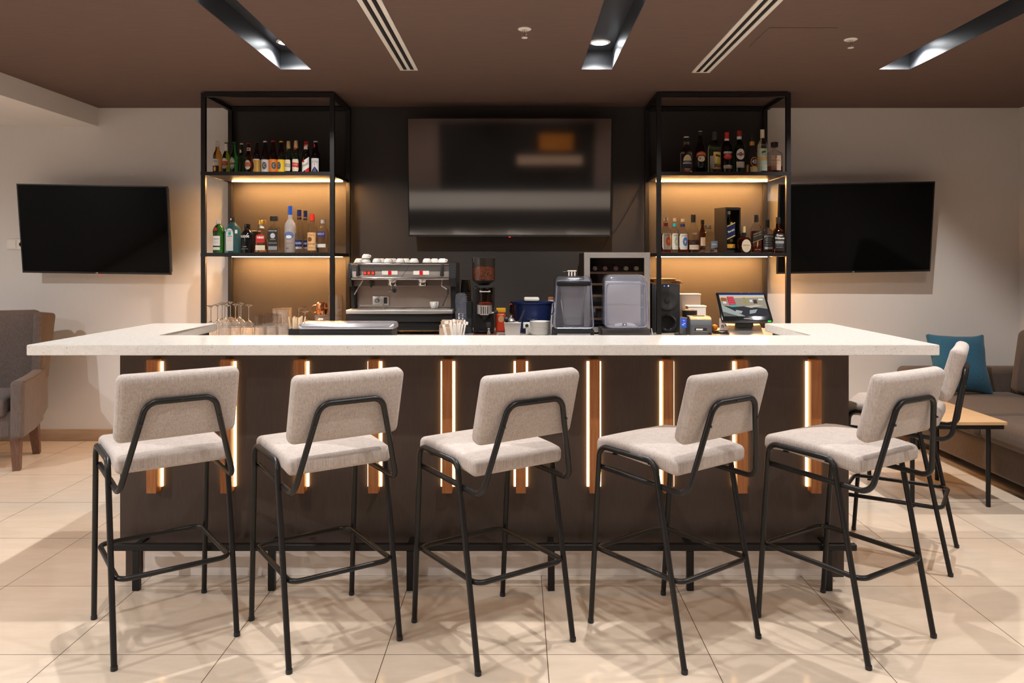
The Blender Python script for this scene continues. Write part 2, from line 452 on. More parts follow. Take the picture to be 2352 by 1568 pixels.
for y, k in ((3.6, 0.9), (0.6, 2.2)):
    dup(dl, (-4.35, y, ZS), 0, 'round white downlight in the lowered white ceiling')
    lamp_light(-4.35, y, ZS - 0.035, LAMP_W * k, (0.96, 0.98, 1.0), 172)
# ------------------------------------------------------------------ vents, sprinklers, hatch
def vent(x, y1, w, label):
    y0 = 2.3
    t = thing('ceiling_vent', label, 'air vent', (x, y1, ZC), 0, 'linear slot diffusers in the ceiling')
    bm = bmesh.new(); h = 0.006; e = w / 2; b = 0.0125
    for a, c in ((-e, -e + b * 1.9), (-b * 0.8, b * 0.8), (e - b * 1.9, e)): box(bm, a, c, y0 - y1, 0, -h, -0.0004)
    box(bm, -e, e, -0.012, 0, -h - 0.0004, -0.0004); box(bm, -e, e, y0 - y1, y0 - y1 + 0.012, -h - 0.0004, -0.0004)
    obj('frame', bm, M['white_metal'], t)
    for sx in (-1, 1):
        xa = sx * (b * 0.8 + e - b * 1.9) / 2
        obj('slot', box(bmesh.new(), xa - 0.013, xa + 0.013, y0 - y1 + 0.01, -0.010, -0.003, -0.0006), plain((0.012, 0.010, 0.010), 0.6), t)
        obj('blade', box(bmesh.new(), xa - 0.002, xa + 0.002, y0 - y1 + 0.01, -0.012, -0.005, -0.0032), plain((0.02, 0.018, 0.018), 0.4), t)
vent(X(940, 5.0), 5.0, 0.116, 'long white two-slot air vent in the brown ceiling above the coffee machine')
vent(X(1609, 5.06), 5.06, 0.118, 'long white two-slot air vent beside the ceiling access hatch')
def sprinkler(px, py, label):
    Y = (ZC - H) * F / (CY - py)
    t = thing('fire_sprinkler', label, 'sprinkler', (X(px, Y), Y, ZC), 0, 'fire sprinklers on the ceiling')
    obj('rose', lathe(bmesh.new(), [(0.036, -0.0004), (0.036, -0.004), (0.028, -0.008), (0.024, -0.008), (0.022, -0.004), (0.010, -0.004)], 28), M['white_metal'], t)
    bm = bmesh.new(); tube(bm, [(-0.009, 0, -0.003), (-0.009, 0, -0.034), (0, 0, -0.044)], 0.0025, 8); tube(bm, [(0.009, 0, -0.003), (0.009, 0, -0.034), (0, 0, -0.044)], 0.0025, 8)
    tube(bm, [(0, 0, -0.003), (0, 0, -0.046)], 0.003, 8)
    obj('frame', bm, M['chrome'], t)
    obj('deflector', lathe(bmesh.new(), [(0.004, -0.043), (0.016, -0.046), (0.017, -0.049), (0.004, -0.049)], 20), M['white_metal'], t)
sprinkler(1205, 66, 'small white fire sprinkler on the ceiling in front of the large television')
sprinkler(1954, 90, 'small white fire sprinkler on the ceiling past the access hatch')
o = obj('access_hatch', bbox(1.335, 1.70, 4.10, 4.47, ZC - 0.003, ZC - 0.0004, 0.001, 1), M['ceiling'])
tag(o, 'flush square brown access hatch in the ceiling next to an air vent', 'access hatch')

# ------------------------------------------------------------------ bar counter
bm = prism(bmesh.new(), [(-2.078, 3.26), (1.782, 3.26), (1.782, 4.40), (1.407, 4.40), (1.407, 3.685), (-1.722, 3.685), (-1.722, 4.40), (-2.078, 4.40)], 1.0555, 1.10)
bmesh.ops.bevel(bm, geom=bm.edges[:], offset=0.0025, segments=2, affect='EDGES')
tag(obj('bar_countertop', bm, M['quartz']), 'long U-shaped white speckled stone countertop of the bar', 'countertop')
bar = thing('bar_counter', 'dark brown bar front with glowing wooden battens under the stone countertop', 'bar counter', (0, 3.5, 0))
PX0, PX1, PY = -1.807, 1.501, 3.50
def sh(bm): return xf(bm, T(0, -3.5, 0))
obj('front_panel', sh(bbox(PX0, PX1, PY, PY + 0.05, 0.165, 1.055, 0.002, 1)), M['panel'], bar)
obj('side_panel', sh(bbox(PX0, PX0 + 0.07, PY + 0.051, 4.34, 0.0005, 1.055, 0.002, 1)), M['panel'], bar)
obj('side_panel', sh(bbox(PX1 - 0.07, PX1, PY + 0.051, 4.34, 0.0005, 1.055, 0.002, 1)), M['panel'], bar)
bm = sh(bbox(PX0 + 0.072, PX1 - 0.072, PY + 0.066, PY + 0.08, 0.0005, 0.2, 0.001, 1))
obj('plinth', bm, M['plinth'], bar)
obj('inner_worktop', sh(bbox(PX0 + 0.071, PX1 - 0.071, 3.585, 4.15, 0.92, 0.95, 0.002, 1)), M['worktop'], bar)
obj('inner_cabinet', sh(bbox(PX0 + 0.071, PX1 - 0.071, 3.60, 4.10, 0.0005, 0.919, 0.002, 1)), M['panel'], bar)
for k in range(10):
    x = -1.640 + k * 0.3305
    b = obj('batten', bbox(x - 0.0225, x + 0.0225, -0.052, -0.0005, 0.415, 1.012, 0.002, 1), M['batten'], bar)
    for s in (-1, 1):
        obj('led_strip', box(bmesh.new(), x + s * 0.0275 - 0.0045, x + s * 0.0275 + 0.0045, -0.010, -0.0006, 0.435, 1.0), M['led_bar'], b)
fr = thing('foot_rail', 'black square steel foot rail along the bottom of the bar', 'foot rail', (0, 3.412, 0))
obj('rail', bbox(-1.806, 1.493, -0.014, 0.014, 0.177, 0.205, 0.002, 1), M['black'], fr)
for px in (302, 617, 939, 1267, 1590, 1912):
    x = X(px, 3.366)
    obj('post', bbox(x - 0.015, x + 0.015, -0.013, 0.013, 0.0005, 0.1765, 0.0015, 1), M['black'], fr)
    obj('bracket', bbox(x - 0.013, x + 0.013, 0.0145, 0.0875, 0.192, 0.205, 0.001, 1), M['black'], fr)

# ------------------------------------------------------------------ bar stools
def make_stool(label):
    t = thing('bar_stool', label, 'bar stool', (0, 0, 0), 0, 'bar stools around the counter')
    seat = cushion(0.405, 0.425, 0.060, 0.020, (8, 8, 2), 0.012)
    def bend(v):
        w = v.copy()
        if w.y > 0.08: w.z -= 0.9 * (w.y - 0.08) ** 2          # waterfall front
        if w.y < -0.14: w.z -= 1.2 * (w.y + 0.14) ** 2
        return w
    for v in seat.verts: v.co = bend(v.co)
    xf(seat, T(0, 0.016, 0.722) @ R(3.0, 'X'))
    obj('seat', seat, M['linen'], t, 60)
    bk = cushion(0.425, 0.062, 0.258, 0.026, (8, 2, 6))
    for v in bk.verts:
        if v.co.y < 0: v.co.y -= 0.006 * max(0, 1 - (v.co.x / 0.21) ** 2) * max(0, 1 - (v.co.z / 0.129) ** 2)
        v.co.y += -0.10 * v.co.x ** 2 * -1 * 0.6
    TB = T(0, -0.2425, 0.925) @ R(15.5, 'X')
    xf(bk, TB)
    b = obj('backrest', bk, M['linen'], t, 60)
    for sy in (-0.0305,):
        pr = fillet([(-0.2038, sy + 0.0090, -0.1202), (0.2038, sy + 0.0090, -0.1202), (0.2038, sy + 0.0090, 0.1202), (-0.2038, sy + 0.0090, 0.1202)], 0.016, 4, True)
        obj('seam', xf(tube(bmesh.new(), pr, 0.0013, 6, True), TB), M['linen'], b)
    r = 0.0108
    for s in (-1, 1):
        u = 0.2135 * s
        p = fillet([(u, 0.243, 0.004), (u, 0.192, 0.722), (u, -0.102, 0.716), (u, -0.243, 0.004)], 0.045, 7)
        fo = obj('leg_frame', tube(bmesh.new(), p, r, 12), M['tubeblack'], t, 60)
        for v in (0.243, -0.243):
            obj('foot_cap', lathe(bmesh.new(), [(0.0115, 0), (0.0122, 0.003), (0.0120, 0.014), (0.0112, 0.016)], 14, (u, v, 0)), M['plastic_black'], fo)
    p = fillet([(-0.199, 0.197, 0.637), (-0.199, -0.243, 0.624), (-0.118, -0.2965, 0.948), (0.118, -0.2965, 0.948), (0.199, -0.243, 0.624), (0.199, 0.197, 0.637)], 0.05, 8)
    bf = obj('back_frame', tube(bmesh.new(), p, r, 12), M['tubeblack'], t, 60)
    for bx, by, bz in ((0, -0.3075, 0.948), (-0.138, -0.298, 0.87), (0.138, -0.298, 0.87)):
        obj('bolt', lathe(bmesh.new(), [(0.0045, -0.002), (0.0045, 0.001), (0.002, 0.0025)], 10, (bx, by, bz), axis='Y'), M['plastic_black'], bf)
    p = fillet([(-0.196, 0.234, 0.302), (0.196, 0.234, 0.302), (0.196, -0.207, 0.302), (-0.196, -0.207, 0.302)], 0.04, 6, True)
    obj('foot_ring', tube(bmesh.new(), p, 0.0098, 12, True), M['tubeblack'], t, 60)
    bm = bmesh.new()
    for v in (0.12, -0.07): box(bm, -0.205, 0.205, v - 0.012, v + 0.012, 0.6975, 0.7015)
    obj('seat_support', bm, M['tubeblack'], t)
    return t
stool_at = [(-1.407, 3.064, 36.2, 'oatmeal bar stool at the armchair end of the bar front'),
            (-0.767, 3.043, 34.0, 'second oatmeal bar stool along the bar front, counted from the armchair'),
            (-0.104, 3.031, 34.8, 'middle oatmeal bar stool of the five facing the bar front'),
            (0.610, 3.041, 37.2, 'fourth oatmeal bar stool along the bar front, counted from the armchair'),
            (1.294, 3.068, 33.2, 'oatmeal bar stool at the sofa end of the bar front'),
            (1.907, 3.870, 57.1, 'oatmeal bar stool at the short end of the bar beside the oak table')]
st0 = make_stool(stool_at[0][3])
for i, (x, y, a, lab) in enumerate(stool_at):
    if i == 0: st0.location = (x, y, 0); st0.rotation_euler = (0, 0, math.radians(a))
    else: dup(st0, (x, y, 0), math.radians(a), lab)

# ------------------------------------------------------------------ back counter, shelves
ZK = 0.92
bc = thing('back_counter', 'low back counter with a grey worktop below the shelves', 'counter', (-0.15, 5.7, 0))
obj('worktop', bbox(-2.20, 2.15, -0.45, 0.50, ZK - 0.03, ZK, 0.002, 1), M['worktop'], bc)
obj('cabinet', bbox(-2.18, 2.13, -0.40, 0.50, 0.0005, ZK - 0.031, 0.002, 1), M['panel'], bc)
YF, YR = 5.643, 6.17
Z1, Z2 = 2.106, 1.515
def shelf(x0, x1, label):
    t = thing('bar_shelf', label, 'shelf', (x0, YF, ZK), 0, 'black metal shelf frames behind the bar')
    def lc(bm): return xf(bm, T(-x0, -YF, -ZK))
    p = 0.016
    for xx in (x0, x1):
        for yy in (YF, YR):
            obj('post', lc(bbox(xx - p, xx + p, yy - p, yy + p, ZK + 0.0006, ZC - 0.012, 0.001, 1)), M['black'], t)
    bm = bmesh.new(); zt0, zt1 = ZC - 0.040, ZC - 0.0105
    for yy in (YF, YR): box(bm, x0 + p, x1 - p, yy - p, yy + p, zt0, zt1)
    for xx in (x0, x1): box(bm, xx - p, xx + p, YF + p, YR - p, zt0, zt1)
    obj('top_frame', lc(bm), M['black'], t)
    for z in (Z1, Z2):
        s = obj('shelf_board', lc(bbox(x0 + 0.001, x1 - 0.001, YF - p + 0.002, YR + p, z - 0.020, z, 0.001, 1)), M['panel'], t)
        bm = bmesh.new(); box(bm, x0 - p - 0.001, x1 + p + 0.001, YF - p - 0.001, YF - p + 0.0015, z - 0.026, z + 0.0004)
        for xx in (x0, x1): box(bm, xx - 0.006, xx + 0.006, YF + p, YR - p, z - 0.026, z - 0.0005)
        obj('shelf_edge', lc(bm), M['black'], s)
        obj('led_housing', lc(box(bmesh.new(), x0 + 0.055, x1 - 0.02, 6.051, 6.061, z - 0.0270, z - 0.0205)), M['led_side'], s)
        obj('led_strip', lc(box(bmesh.new(), x0 + 0.055, x1 - 0.02, 6.0515, 6.0605, z - 0.0278, z - 0.0271)), M['led'], s)
    return t
SL0, SL1, SR0, SR1 = -2.299, -1.358, 1.029, 1.974
shelf(SL0, SL1, 'black metal shelf frame holding beer bottles above the glassware')
shelf(SR0, SR1, 'black metal shelf frame holding spirits above the till screen')

# ------------------------------------------------------------------ televisions
def tv(name, label, corners, Y, tilt, yaw, roll, mscr, logo, wall, led):
    xs = [c[0] for c in corners]; ys = [c[1] for c in corners]
    wpx = ((corners[1][0] - corners[0][0]) + (corners[2][0] - corners[3][0])) / 2
    hpx = ((corners[3][1] - corners[0][1]) + (corners[2][1] - corners[1][1])) / 2
    c = at(sum(xs) / 4, sum(ys) / 4, Y); w = W(wpx, Y) / 2; h = W(hpx, Y) / math.cos(math.radians(tilt)) / 2
    t = thing(name, label, 'television', c)
    t.rotation_euler = (math.radians(tilt), math.radians(roll), math.radians(yaw))
    obj('rear_shell', xf(cushion(2 * w - 0.02, 0.05, 2 * h - 0.02, 0.015, (2, 1, 2)), T(0, 0.035, 0)), M['plastic_black'], t)
    bz = 0.009; bm = bmesh.new()
    box(bm, -w, w, -0.006, 0.012, h - bz, h); box(bm, -w, w, -0.006, 0.012, -h, -h + bz * 1.6)
    box(bm, -w, -w + bz, -0.006, 0.012, -h + bz * 1.6, h - bz); box(bm, w - bz, w, -0.006, 0.012, -h + bz * 1.6, h - bz)
    obj('bezel', bm, M['gloss_black'], t)
    obj('screen', box(bmesh.new(), -w + bz, w - bz, -0.0035, 0.010, -h + bz * 1.6, h - bz), mscr, t)
    if logo: obj('lettering', wrap(flat_text('LG', 0.013, bold=0.0005), 0.0066, -h + 0.0075, 0, True), plain((0.5, 0.5, 0.5), 0.3, 0.6), t)
    if led: obj('standby_light', bbox(-0.008 + led, 0.008 + led, -0.005, 0.006, -h - 0.007, -h - 0.0004, 0.001, 1), glow('standby', (1, 0.04, 0.03), 1.2), t)
    # bracket arm reaching back to the wall
    bm = bmesh.new(); d = wall - Y
    box(bm, -0.16, 0.16, 0.061, max(0.075, d - 0.02), -0.03, 0.05); box(bm, -0.14, -0.11, 0.061, 0.07, -0.16, 0.16); box(bm, 0.11, 0.14, 0.061, 0.07, -0.16, 0.16)
    obj('wall_mount', bm, M['black'], t)
    return t
tv('television', 'black flat television on the pale wall above the armchair', [(40, 430), (382, 422), (393, 627), (57, 630)], 6.03, 8.0, 1.5, 0.9, M['screen_tv'], True, YW, 0.02)
tv('television', 'large flat television on the charcoal wall above the coffee machine', [(937, 270), (1410, 276), (1400, 545), (936, 540)], 6.03, 6.5, 0, 0, M['screen_big'], False, YD, -0.0008)
tv('television', 'black flat television on the pale wall above the blue cushion', [(1793, 418), (2148, 424), (2131, 628), (1782, 624)], 6.05, 8.0, -1.2, -1.0, M['screen_tv'], True, YW, 0)
p = [at(1378, 577, 6.19), at(1395, 552, 6.19), at(1420, 518, 6.195), at(1440, 485, 6.195), at(1456, 457, 6.195), at(1472, 424, 6.195)]
tag(obj('power_cable', tube(bmesh.new(), p, 0.0022, 6), M['plastic_black']), 'thin black cable slanting down the charcoal wall beside the large television', 'cable')
# wall socket
c = at(40, 561, YW)
s = thing('wall_socket', 'white double wall socket partly hidden by the television', 'socket', (c.x, YW, c.z))
obj('plate', bbox(-0.082, 0.082, -0.010, -0.0005, -0.042, 0.042, 0.003, 2), M['white_metal'], s)
obj('cover', bbox(-0.074, -0.004, -0.014, -0.0105, -0.034, 0.034, 0.002, 1), M['white_metal'], s)
obj('outlet', lathe(bmesh.new(), [(0.027, -0.0105), (0.027, -0.013), (0.021, -0.013), (0.019, -0.0105)], 24, (0.04, 0, 0), axis='Y'), M['white_metal'], s)

# ------------------------------------------------------------------ lounge furniture
# wingback armchair: local +X to the camera's side, local -Y is the front
ac = thing('armchair', 'taupe wingback armchair against the pale wall', 'armchair', (-3.845, 5.50, 0), math.radians(18.3))
obj('base', xf(cushion(0.66, 0.62, 0.20, 0.03, (2, 2, 1)), T(0, 0.03, 0.325)), M['chair_fabric'], ac, 60)
obj('seat_cushion', xf(cushion(0.50, 0.56, 0.13, 0.035, (4, 4, 1), 0.02), T(0, -0.035, 0.445)), M['chair_fabric'], ac, 60)
bk = cushion(0.60, 0.13, 0.72, 0.045, (6, 2, 6))
for v in bk.verts: v.co.y += 0.25 * v.co.x ** 2 * -1
obj('backrest', xf(bk, T(0, 0.335, 0.722) @ R(-9, 'X')), M['chair_fabric'], ac, 60)
for s in (-1, 1):
    def wingfn(v, s=s):
        w = v.copy(); k = (w.z + 0.24) / 0.48                       # 0 at the arm, 1 at the top
        w.y = (w.y * (0.70 + 0.45 * k)) + 0.05 * k
        return w
    wg = cushion(0.075, 0.20, 0.50, 0.03, (1, 3, 6), fn=wingfn)
    obj('wing', xf(wg, T(s * 0.330, 0.235, 0.82) @ R(-6, 'X') @ R(s * -12, 'Z')), M['chair_fabric'], ac, 60)
    def armfn(v):
        w = v.copy(); w.z += 0.022 * max(0, (w.y + 0.05)) / 0.35 * (1 if w.z > 0 else 0)
        if w.z < 0 and w.y > 0.05: w.z += 0.10 * (w.y - 0.05) / 0.3
        return w
    am = obj('arm', xf(cushion(0.085, 0.66, 0.40, 0.03, (1, 6, 3), fn=armfn), T(s * 0.325, -0.02, 0.435)), M['chair_fabric'], ac, 60)
    pp = [(s * 0.3635, y, 0.435 + 0.193 + 0.022 * max(0, (y + 0.03)) / 0.35) for y in (-0.33, -0.2, -0.1, 0, 0.1, 0.2, 0.28)]
    obj('piping', tube(bmesh.new(), pp, 0.004, 8), M['chair_fabric'], am)
    for y0, lean in ((-0.26, 0.02), (0.17, 0.09)):
        lg = bmesh.new()
        tube(lg, [(s * 0.30, y0, 0.25), (s * 0.30, y0 + lean, 0.0005)], [0.046, 0.032], 4, square=True)
        obj('leg', lg, M['leg_wood'], ac)
# sofa along the side wall
so = thing('sofa', 'brown-grey sofa along the side wall with a blue cushion on it', 'sofa', (3.5, 4.9, 0))
def sl(bm): return xf(bm, T(-3.5, -4.9, 0))
obj('base', sl(xf(cushion(0.94, 2.90, 0.23, 0.025, (3, 6, 1)), T(3.53, 4.66, 0.195))), M['sofa_fabric'], so, 60)
for yc in (5.50, 4.585, 3.67):
    obj('seat_cushion', sl(xf(cushion(0.80, 0.905, 0.16, 0.05, (6, 6, 1), 0.02), T(3.40, yc, 0.372))), M['sofa_fabric'], so, 60)
for yc in (5.50, 4.585, 3.67):
    obj('back_cushion', sl(xf(cushion(0.20, 0.90, 0.50, 0.06, (2, 6, 4)), T(3.90, yc, 0.68) @ R(8, 'Y'))), M['sofa_fabric'], so, 60)
obj('arm', sl(xf(cushion(1.02, 0.17, 0.52, 0.05, (6, 2, 3)), T(3.505, 6.055, 0.37))), M['sofa_fabric'], so, 60)
for x, y in ((3.12, 6.0), (3.95, 6.0), (3.12, 3.3), (3.95, 3.3)):
    obj('leg', sl(bbox(x - 0.025, x + 0.025, y - 0.025, y + 0.025, 0.0005, 0.082, 0.002, 1)), M['black'], so)
def pil(v):
    w = v.copy(); a, b = abs(w.x) / 0.225, abs(w.z) / 0.225
    k = (1 - min(1, a) ** 2.4) * (1 - min(1, b) ** 2.4)
    w.y *= 0.12 + 0.9 * k ** 0.6
    pin = 0.055 * (a ** 3) * (1 - b) + 0.0; w.x *= 1 - 0.10 * (1 - b ** 2) * a ** 4; w.z *= 1 - 0.10 * (1 - a ** 2) * b ** 4
    w.z += 0.006 * math.sin(19 * w.x + 2) * a; w.y += 0.005 * math.sin(26 * w.z + 9 * w.x)
    return w
bm = cushion(0.47, 0.17, 0.45, 0.02, (14, 3, 14), fn=pil)
pl = obj('throw_pillow', xf(bm, R(-15, 'X') @ R(6, 'Z')), M['blue_fabric'], None, 70, at(2203, 835, 5.78))
tag(pl, 'square blue throw pillow leaning on the arm of the sofa', 'pillow')
# coffee table
ct = thing('coffee_table', 'oak topped side table with thin black legs in front of the sofa', 'table', (2.57, 4.86, 0))
obj('tabletop', bbox(-0.275, 0.285, -0.36, 0.36, 0.497, 0.517, 0.002, 1), M['oak'], ct)
bm = bmesh.new()
for y in (-0.335, 0.335): box(bm, -0.262, 0.272, y - 0.014, y + 0.014, 0.472, 0.4965)
for x in (-0.25, 0.255): box(bm, x - 0.012, x + 0.012, -0.321, 0.321, 0.472, 0.4965)
obj('frame', bm, M['black'], ct)
for x in (-0.235, 0.215):
    for y in (-0.290, 0.270): obj('leg', tube(bmesh.new(), [(x, y, 0.0005), (x, y, 0.4715)], 0.013, 12), M['black'], ct)
# far end of the room: made-up things added for the screens to reflect
struct('wall_dark_sheet', box(bmesh.new(), -1.55, 1.50, YB + 0.001, YB + 0.03, 0.0, 2.08), plain((0.02, 0.017, 0.016), 0.6))  # dark sheet added so the television reflects a dark opening
o = thing('sideboard', 'long white fronted sideboard made up at the far end for the large television to reflect', 'sideboard', (0.0, -2.9, 0))  # invented to give the pale band in the television's reflection
obj('base', bbox(-2.7, 2.2, -0.20, 0.0, 0.0005, 0.44, 0.003, 1), plain((0.025, 0.02, 0.018), 0.5), o)
obj('front_band', bbox(-2.7, 2.2, -0.20, 0.02, 0.4405, 0.77, 0.003, 1), M['white_soffit'], o)
obj('top', bbox(-2.72, 2.22, -0.20, 0.03, 0.7705, 0.785, 0.002, 1), plain((0.05, 0.04, 0.035), 0.4), o)
o = thing('prop_cabinet', 'orange cabinet made up at the far end for the large television to reflect', 'cabinet', (0.74, -3.165, 1.55))  # added as the orange patch of the reflection
obj('body', bbox(-0.33, 0.33, 0.0, 0.14, 0, 0.32, 0.004, 1), plain((0.62, 0.20, 0.02), 0.5), o)
obj('door', bbox(-0.32, 0.32, 0.1405, 0.155, 0.01, 0.31, 0.002, 1), plain((0.66, 0.22, 0.02), 0.5), o)
o = tag(obj('prop_shelf', bbox(-0.02, 1.24, -3.165, -2.92, 1.29, 1.45, 0.004, 1), plain((0.80, 0.55, 0.40), 0.5)), 'thick pale shelf made up at the far end for the large television to reflect', 'shelf')  # made up; its pale warm colour stands in for a lit bar

# ------------------------------------------------------------------ bottles
DARK = glass((0.055, 0.014, 0.004)); BROWN = glass((0.20, 0.055, 0.012)); GREEN = glass((0.04, 0.30, 0.05)); OLIVE = glass((0.26, 0.33, 0.03))
AMBER = glass((0.85, 0.38, 0.05)); BLUE = thin('blue_glass', (0.50, 0.82, 0.88), 0.03, haze=0.06, hazecol=(0.25, 0.75, 0.9)); BLACKG = plain((0.006, 0.006, 0.007), 0.08); DGREEN = glass((0.02, 0.10, 0.025))
CLEAR = M['clear']; WHISKY = glass((0.62, 0.17, 0.03), 0.0, 1.33); PALEW = glass((0.92, 0.60, 0.28), 0.0, 1.33); REDW = glass((0.42, 0.035, 0.012), 0.0, 1.33); WATER = glass((0.95, 0.95, 0.95), 0.0, 1.33)
FROST = plain((0.80, 0.76, 0.74), 0.35, trans=0.65, ior=1.2)
WHITE = plain((0.72, 0.68, 0.62), 0.55); CREAM = plain((0.75, 0.64, 0.47), 0.55); RED = plain((0.55, 0.02, 0.02), 0.45); BLK = plain((0.01, 0.01, 0.01), 0.4)
NAVY = plain((0.006, 0.012, 0.06), 0.35); SILV = plain((0.6, 0.6, 0.6), 0.3, 0.8); GOLDL = plain((0.62, 0.36, 0.08), 0.35, 0.5); ORNG = plain((0.85, 0.20, 0.02), 0.45); YEL = plain((0.85, 0.55, 0.02), 0.45)
TEAL = plain((0.02, 0.33, 0.36), 0.4); WOODC = plain((0.55, 0.36, 0.22), 0.7); GREYL = plain((0.30, 0.30, 0.30), 0.5); FOIL = plain((0.72, 0.54, 0.26), 0.35, 0.4)
BEER = [(0.88, 0.0), (0.97, 0.012), (1.0, 0.03), (1.0, 0.50), (0.97, 0.56), (0.84, 0.64), (0.62, 0.74), (0.50, 0.82), (0.43, 0.93), (0.44, 0.96)]
LONGNECK = [(0.88, 0.0), (0.97, 0.012), (1.0, 0.03), (1.0, 0.53), (0.95, 0.58), (0.72, 0.655), (0.52, 0.70), (0.46, 0.76), (0.40, 0.94), (0.41, 0.965)]
WINE = [(0.90, 0.0), (0.98, 0.01), (1.0, 0.025), (1.0, 0.60), (0.96, 0.66), (0.78, 0.72), (0.50, 0.775), (0.40, 0.81), (0.38, 0.95)]
TALLV = [(0.90, 0.0), (0.98, 0.01), (1.0, 0.02), (1.0, 0.52), (0.97, 0.58), (0.80, 0.64), (0.52, 0.69), (0.38, 0.73), (0.35, 0.90)]
ROUNDSH = [(0.92, 0.0), (0.98, 0.01), (1.0, 0.03), (1.0, 0.56), (0.98, 0.62), (0.86, 0.69), (0.60, 0.75), (0.42, 0.79), (0.38, 0.82), (0.38, 0.90)]
SQUARE = [(0.93, 0.0, 1), (1.0, 0.015, 1), (1.0, 0.60, 1), (0.97, 0.64, 1), (0.70, 0.70, 0.6), (0.42, 0.735, 0.1), (0.38, 0.77, 0), (0.38, 0.88, 0)]
def bottle(label, x0, x1, ytop, Y, zb, prof, body, cap, caps, labels=(), liquid=None, group=None, rot=0.0, n=28, dep=1.0, ztop=None, kind='bottle', sq_flat=False):
    """x0..x1, ytop: extents in the photograph; prof: (radius share, height share); caps: list of (material, name, profile)"""
    cx = (x0 + x1) / 2; r = W(x1 - x0, Y) / 2; h = Z(ytop, Y) - zb if ztop is None else ztop
    t = thing(kind, label, 'bottle', (X(cx, Y), Y, zb + 0.0005), math.radians(rot), group)
    P = [(a[0] * r, a[1] * h) + tuple(a[2:]) for a in prof]
    obj('glass_body', lathe(bmesh.new(), P, n, dep=dep), body, t, 40)
    if liquid:
        lm, lev = liquid; Q = []
        for a in prof:
            if a[1] < lev: Q.append((max(0.001, a[0] * r - 0.0022), max(a[1] * h, 0.006)) + tuple(a[2:]))
        last = [a for a in prof if a[1] < lev][-1]; nxt = [a for a in prof if a[1] >= lev][0]
        k = (lev - last[1]) / (nxt[1] - last[1]); rr = last[0] + (nxt[0] - last[0]) * k
        Q.append((max(0.001, rr * r - 0.0022), lev * h) + tuple(last[2:]))
        obj('liquid', lathe(bmesh.new(), Q, n, dep=dep), lm, t, 40)
    for m_, nm, pr in caps:
        obj(nm, lathe(bmesh.new(), [(a[0] * r, a[1] * h) for a in pr], 20), m_, t, 40)
    rb = r * (dep if sq_flat else 1.0)
    for L in labels:
        m_, nm, w, hh, zc, fn = L[:6]; opt = L[6] if len(L) > 6 else {}
        rl = rb * opt.get('rs', 1.0) + 0.0007 + opt.get('up', 0.0)
        if nm == 'label':
            lo = obj('label', wrap(patch(w * 2 * r, hh * h, fn), rl, zc * h, opt.get('phi', 0.0) * (r if sq_flat else 1), sq_flat, opt.get('rot', 0)), m_, t)
        elif nm == 'art':
            obj('label_print', wrap(patch(w * 2 * r, hh * h, fn), rl + 0.0005, zc * h, opt.get('phi', 0.0) * (r if sq_flat else 1), sq_flat, opt.get('rot', 0)), m_, lo)
        elif nm == 'glassprint':
            lo = obj('label_print', wrap(patch(w * 2 * r, hh * h, fn), rl, zc * h, opt.get('phi', 0.0) * (r if sq_flat else 1), sq_flat, opt.get('rot', 0)), m_, t)
        elif nm == 'band':
            lo = obj('label', lathe(bmesh.new(), [(opt['r0'] * r + 0.0007, (zc - hh / 2) * h), (opt['r1'] * r + 0.0007, (zc + hh / 2) * h)], n, capb=False, capt=False, dep=dep), m_, t)
        else:   # lettering: fn is the text
            bmt = flat_text(fn, hh * h, w * 2 * r if w else None, opt.get('bold', 0.0))
            obj('lettering', wrap(bmt, rl + 0.0010, zc * h, opt.get('phi', 0.0) * (r if sq_flat else 1), sq_flat, opt.get('rot', 0), opt.get('arc', 0.0)), m_, lo if opt.get('on', 1) else t)
    return t
def crown(m_): return [(m_, 'cap', [(0.40, 0.955), (0.47, 0.962), (0.46, 0.985), (0.40, 0.998), (0.1, 1.0)])]
YB1 = 5.80; GB = 'beer bottles on the upper shelf'
lb = 'label'; tx = 'lettering'
